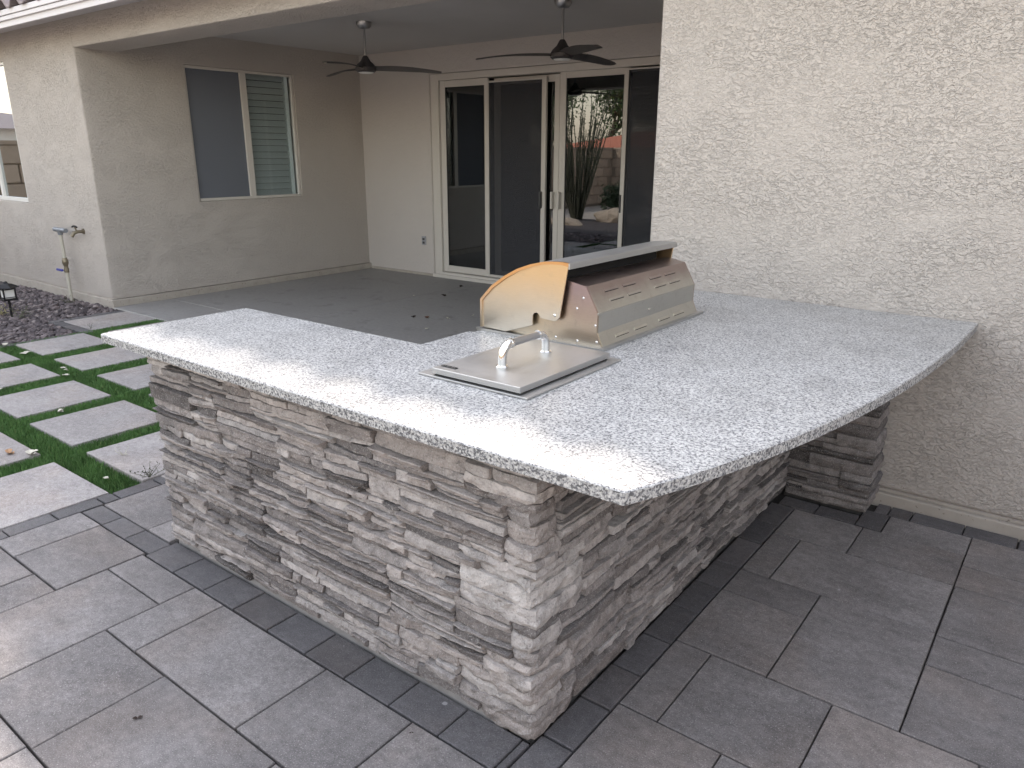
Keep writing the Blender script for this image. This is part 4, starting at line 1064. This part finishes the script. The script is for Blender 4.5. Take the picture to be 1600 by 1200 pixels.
GL = 'leaves and petals on the covered patio floor'
for i, (x, y, s, mt, lab) in enumerate([(-4.449, 4.004, .045, 'leaf_dark', 'dark dry leaf on the concrete, left of the brown one'), (-4.325, 4.077, .042, 'leaf_brown', 'reddish brown leaf on the concrete patio floor'), (-4.13, 4.18, .035, 'leaf_white', 'pale petal on the concrete beside the grill hood'),
        (-3.975, 3.70, .032, 'leaf_white', 'pale petal on the concrete nearest the counter corner'), (-5.309, 4.879, .026, 'leaf_white', 'pale speck of a petal on the concrete joint'), (-5.011, 5.093, .06, 'leaf_dark', 'flat dark leaf on the concrete below the sliding door'), (-5.294, 5.687, .05, 'leaf_dark', 'dark leaf on the joint close to the door sill'), (-4.033, 4.446, .03, 'leaf_white', 'pale petal on the concrete close to the grill front')]):
    petal(x, y, .003, s, mt, lab, 'leaf' if 'leaf' in mt and mt != 'leaf_white' else 'petal', GL, 'fallen_leaf' if mt != 'leaf_white' else 'fallen_petal', i + 60)
bp = petal(-1.03, -.62, .0005, .016, 'leaf_dark', 'small black dropping on the paver in front of the counter', 'debris', None, 'black_debris', 90)
petal(-.335, -.155, .0005, .007, 'leaf_dark', 'tiny dark seed on the paver beside the soldier course', 'seed', None, 'dark_seed', 91)
def sprig(x, y, z, s, n, mat, label, cat, name, seed):
    r_ = random.Random(seed); parts = []
    for k in range(n):
        a = r_.uniform(0, 6.28); e = r_.uniform(.3, 1.25); p = Vector((0, 0, 0)); pts_ = [p.copy()]; d = Vector((math.cos(a) * math.cos(e), math.sin(a) * math.cos(e), math.sin(e)))
        for i in range(4): d = (d + Vector((r_.uniform(-.3, .3), r_.uniform(-.3, .3), r_.uniform(-.25, .15)))).normalized(); p = p + d * s / 4; pts_.append(p.copy())
        parts.append(tube_vf(pts_, [s * .02, s * .018, s * .014, s * .01, s * .006], 4, False))
        for q in pts_[1:]:
            for _ in range(2):
                b = Vector((r_.uniform(-1, 1), r_.uniform(-1, 1), r_.uniform(-.3, 1))).normalized() * s * .16; c_ = b.orthogonal().normalized() * s * .025
                parts.append(([tuple(q), tuple(q + b * .5 + c_), tuple(q + b), tuple(q + b * .5 - c_)], [(0, 1, 2, 3)]))
    ob = mk(name, *join(*parts), M[mat], None, (x, y, z)); tag(ob, label, cat); return ob
sprig(-2.72, .30, 0, .10, 8, 'twig', 'small weed growing from the paver joint at the left end of the counter', 'weed', 'weed', 4)
sprig(-3.13, .36, .0, .07, 5, 'leaf_white', 'pale dry sprig lying on the turf strip left of the counter', 'sprig', 'dry_sprig', 6)
sprig(-6.55, 1.72, 0, .06, 6, 'twig', 'dark sprig on the charcoal edging beside the gravel', 'sprig', 'dark_sprig', 7)
for i, (x, y, s, lab) in enumerate([(-7.93, 1.40, .20, 'dry yellow tuft of grass at the foot of the path lantern'), (-8.08, 2.16, .10, 'low grey weed at the foot of the standpipe'), (-7.62, 1.50, .14, 'thin dry weed in the gravel right of the path lantern')]):
    sprig(x, y, -.01, s, 22 if i == 0 else 12, 'dry_plant' if i == 0 else 'twig', lab, 'weed', 'dry_weed', 10 + i)

# ------------------------------------------------------------------ yard behind the camera (seen in the glass)
def block_wall(name, p0, p1, label, h=1.74, n_max=300):
    p0, p1 = Vector(p0), Vector(p1); d = (p1 - p0); Ln = d.length; d.normalize(); ang = math.atan2(d.y, d.x)
    w = empty(name, (p0.x, p0.y, 0)); w.rotation_euler = (0, 0, ang); tag(w, label, 'wall')
    v, f = box_vf(0, Ln, -.07, .07, -.07, h); core = bpy.data.meshes.new('mortar_core'); core.from_pydata(v, [], f); core.materials.append(M['block_mortar'])
    o = bpy.data.objects.new('mortar_core', core); C.objects.link(o); o.parent = w
    bl, bh = .60, .29
    v, f = chamfer(-bl / 2 + .006, bl / 2 - .006, -bh / 2 + .006, bh / 2 - .006, -.085, .085, .012)
    me = bpy.data.meshes.new('block'); me.from_pydata([(p[0], p[2], p[1]) for p in v] , [], [tuple(reversed(q)) for q in f]); me.materials.append(M['block'])
    # two-sided block: mirror
    v2 = [(p[0], -p[2], p[1]) for p in v]; V, F = join(([(p[0], p[2], p[1]) for p in v], [tuple(reversed(q)) for q in f]), (v2, f)); me.clear_geometry(); me.from_pydata(V, [], F)
    k = 0
    for r_ in range(int(h / bh)):
        x = bl / 2 if r_ % 2 == 0 else 0.0
        while x < Ln + bl / 2 - .01:
            if x - bl / 2 > -.01 and x + bl / 2 < Ln + .01 and k < n_max:
                o = bpy.data.objects.new('block', me); C.objects.link(o); o.parent = w; o.location = (x, 0, -.0 + bh / 2 + r_ * bh); k += 1
            x += bl
    cap = bpy.data.meshes.new('cap'); v, f = box_vf(-.02, Ln + .02, -.10, .10, h, h + .06); cap.from_pydata(v, [], f); cap.materials.append(M['block'])
    o = bpy.data.objects.new('cap', cap); C.objects.link(o); o.parent = w
    return w
block_wall('block_wall', (-12.6, 1.9, 0), (-12.6, -9.20, 0), 'tan block wall along the left side of the yard, mirrored in the left window')
block_wall('block_wall', (-12.72, -9.3, 0), (3.3, -9.3, 0), 'tan block wall across the back of the yard, mirrored in the glass door')
block_wall('block_wall', (3.35, -9.2, 0), (3.35, 2.2, 0), 'unseen tan block wall on the right of the yard, set close to shade that side')  # out of view; placed close in to darken the right-hand ground

# neighbour's house beyond the walls
nb = empty('neighbour_house', (-22, -24, -.8)); tag(nb, 'neighbouring house with an orange red tiled roof beyond the yard wall', 'house')
def hip(parent, x0, x1, y0, y1, ze, zr, roofm, ov=.5):
    box('wall', x0, x1, y0, y1, -.9, ze, M['stucco_smooth'], parent)
    a, b, c, d = x0 - ov, x1 + ov, y0 - ov, y1 + ov; m_ = (c + d) / 2; e_ = (d - c) / 2
    V = [(a, c, ze), (b, c, ze), (b, d, ze), (a, d, ze), (a + e_, m_, zr), (b - e_, m_, zr)]
    mk('roof', V, [(0, 1, 5, 4), (1, 2, 5), (2, 3, 4, 5), (3, 0, 4), (3, 2, 1, 0)], M[roofm], parent)
    for k in range(3): box('window', x0 + 1.5 + k * 3.4, x0 + 2.7 + k * 3.4, y1, y1 + .05, .1, 1.2, M['vinyl_dark'], parent)
hip(nb, -24.6, -12, -31, -23, 1.85, 2.85, 'roofred')
nb2 = empty('neighbour_house', (-40, -2, 0)); tag(nb2, 'pale neighbouring house with a grey tiled roof mirrored in the left window', 'house')
hip(nb2, -44, -30, -9, 3, 2.4, 3.6, 'rooftile')

def tree(x, y, h, cr, label, seed, name='shade_tree', n=5200, base=0.0):
    t = empty(name, (x, y, base)); tag(t, label, 'tree', 'trees beyond the yard wall'); r_ = random.Random(seed)
    segs = []; tips = []
    def grow(p, d, l, rad, lv):
        pts_ = [p]; q = p.copy(); dd = d.copy()
        for i in range(4): dd = (dd + Vector((r_.uniform(-.18, .18), r_.uniform(-.18, .18), r_.uniform(-.05, .12)))).normalized(); q = q + dd * l / 4; pts_.append(q.copy())
        segs.append(tube_vf(pts_, [rad * (1 - .35 * i / 4) for i in range(5)], 7, False))
        if lv >= 3: tips.append(q); return
        if lv >= 1: tips.append(pts_[3])
        for k in range(r_.choice([3, 4]) if lv < 2 else 3):
            a = r_.uniform(0, 6.28); nd = (dd + Vector((math.cos(a), math.sin(a), r_.uniform(-.1, .5))) * r_.uniform(.5, .95)).normalized(); grow(q, nd, l * r_.uniform(.55, .75), rad * .6, lv + 1)
    grow(Vector((x, y, base - .1)), Vector((0, 0, 1)), h * .38, h * .028, 0)
    mk('trunk', *join(*segs), M['bark'], t)
    tp_ = np.array([list(p) for p in tips]); g2 = np.random.default_rng(seed)
    c_ = tp_[g2.integers(0, len(tp_), n)] + g2.normal(0, cr, (n, 3)); s = g2.uniform(.05, .12, n)[:, None] * h / 5
    a = g2.normal(size=(n, 3)); a /= np.linalg.norm(a, axis=1)[:, None]; b = np.cross(a, g2.normal(size=(n, 3))); b /= np.linalg.norm(b, axis=1)[:, None]
    V = np.stack([c_ - a * s, c_ + b * s * .4, c_ + a * s, c_ - b * s * .4], 1).reshape(-1, 3); F = [(4 * k, 4 * k + 1, 4 * k + 2, 4 * k + 3) for k in range(n)]
    mk('crown', V.tolist(), F, M['leaf'], t, tint=g2.random(n))
tree(-21.5, -19.2, 5.6, .42, 'tall green tree beyond the yard wall left of the red roof', 3)
tree(-27.0, -33, 8.0, .6, 'rounded tree rising behind the red roofed house', 8, base=-.5)
tree(-23.5, -37, 6.4, .45, 'darker tree at the right end of the red roofed house', 12, base=-.5)
tree(-8.5, -14.5, 5.2, .42, 'leafy tree behind the back wall of the yard', 15)
tree(1.5, -15.5, 5.6, .45, 'leafy tree behind the back wall on the camera side', 18)

# ocotillo, shrub and boulders against the wall
oc = empty('ocotillo', (-9.75, -2.75, 0)); tag(oc, 'tall ocotillo with many upright canes mirrored in the glass door', 'cactus')
ro = random.Random(2); cs, lv_ = [], []
for k in range(46):
    a = ro.uniform(0, 6.28); sp_ = ro.uniform(.05, .34); d = Vector((math.cos(a) * sp_, math.sin(a) * sp_, 1)).normalized(); p = Vector((-9.75 + math.cos(a) * .12, -2.75 + math.sin(a) * .12, 0)); Ln = ro.uniform(2.2, 3.9); pts_ = [p.copy()]
    for i in range(9): d = (d + Vector((ro.uniform(-.07, .07), ro.uniform(-.07, .07), .02))).normalized(); p = p + d * Ln / 9; pts_.append(p.copy())
    cs.append(tube_vf(pts_, [.022 - .0016 * i for i in range(10)], 5, False))
    for i in range(1, 10):
        for _ in range(14):
            q = pts_[i] + (pts_[i] - pts_[i - 1]) * ro.uniform(-1, 0); b = Vector((ro.uniform(-1, 1), ro.uniform(-1, 1), ro.uniform(-.2, 1))).normalized() * ro.uniform(.03, .06); c_ = b.orthogonal().normalized() * .012
            lv_.append(([tuple(q), tuple(q + b * .5 + c_), tuple(q + b), tuple(q + b * .5 - c_)], [(0, 1, 2, 3)]))
mk('canes', *join(*cs), M['ocotillo'], oc); vl, fl = [], []
for v, f in lv_:
    n = len(vl); vl += v; fl.append(tuple(i + n for i in f[0]))
mk('leaves', vl, fl, M['leaf_oco'], oc, tint=nrg.random(len(fl)))
def shrub(x, y, rx, rz, n, label, seed):
    s = empty('shrub', (x, y, 0)); tag(s, label, 'shrub', 'shrubs along the yard wall'); g2 = np.random.default_rng(seed)
    stems = [tube_vf([(x, y, -.05), (x + math.cos(k) * rx * .4, y + math.sin(k) * rx * .4, rz * .6), (x + math.cos(k * 1.1) * rx * .7, y + math.sin(k * 1.1) * rx * .7, rz * 1.0)], [.03, .02, .01], 5, False) for k in range(7)]
    mk('stems', *join(*stems), M['bark'], s)
    d = g2.normal(size=(n, 3)); d /= np.linalg.norm(d, axis=1)[:, None]; rr = g2.random(n)[:, None] ** .45 * (1 + .25 * np.sin(d[:, :1] * 7 + 2) * np.cos(d[:, 1:2] * 6))
    c_ = np.array([x, y, rz * .75]) + d * rr * np.array([rx, rx, rz * .75]); a = g2.normal(size=(n, 3)) + d; a /= np.linalg.norm(a, axis=1)[:, None]; b = np.cross(a, g2.normal(size=(n, 3))); b /= np.linalg.norm(b, axis=1)[:, None]; q = g2.uniform(.03, .07, n)[:, None]
    V = np.stack([c_ - a * q, c_ + b * q * .35, c_ + a * q, c_ - b * q * .35], 1).reshape(-1, 3)
    mk('foliage', V.tolist(), [(4 * k, 4 * k + 1, 4 * k + 2, 4 * k + 3) for k in range(n)], M['leaf_shrub'], s, tint=g2.random(n))
shrub(-9.15, -4.1, .62, .62, 3000, 'dark green rounded shrub mirrored behind the boulders in the glass door', 4)
shrub(-11.6, -1.2, .6, .7, 2200, 'green shrub against the left yard wall', 6)
shrub(-4.5, -8.4, .8, .8, 2600, 'green shrub against the back yard wall', 7)
def boulder(x, y, sx, sy, sz, label, seed):
    bm = bmesh.new(); bmesh.ops.create_icosphere(bm, subdivisions=3, radius=1)
    for v in bm.verts:
        k = 1 + .28 * noise.noise(v.co * 1.3 + Vector((seed * 3.1, 0, 0))) + .10 * noise.noise(v.co * 3.5 + Vector((0, seed, 0))); v.co = Vector((v.co.x * sx * k, v.co.y * sy * k, v.co.z * sz * k))
    me = bpy.data.meshes.new('boulder'); bm.to_mesh(me); bm.free(); tag(link('boulder', me, M['boulder'], None, (x, y, sz * .45 - .07)), label, 'boulder', 'boulders mirrored in the glass door')
boulder(-8.75, -2.95, .50, .34, .26, 'large tan boulder in front of the dark shrub', 1); boulder(-9.35, -1.55, .55, .22, .14, 'low flat tan boulder in front of the ocotillo', 2); boulder(-8.0, -2.6, .34, .28, .18, 'small tan boulder at the right end of the group', 3)
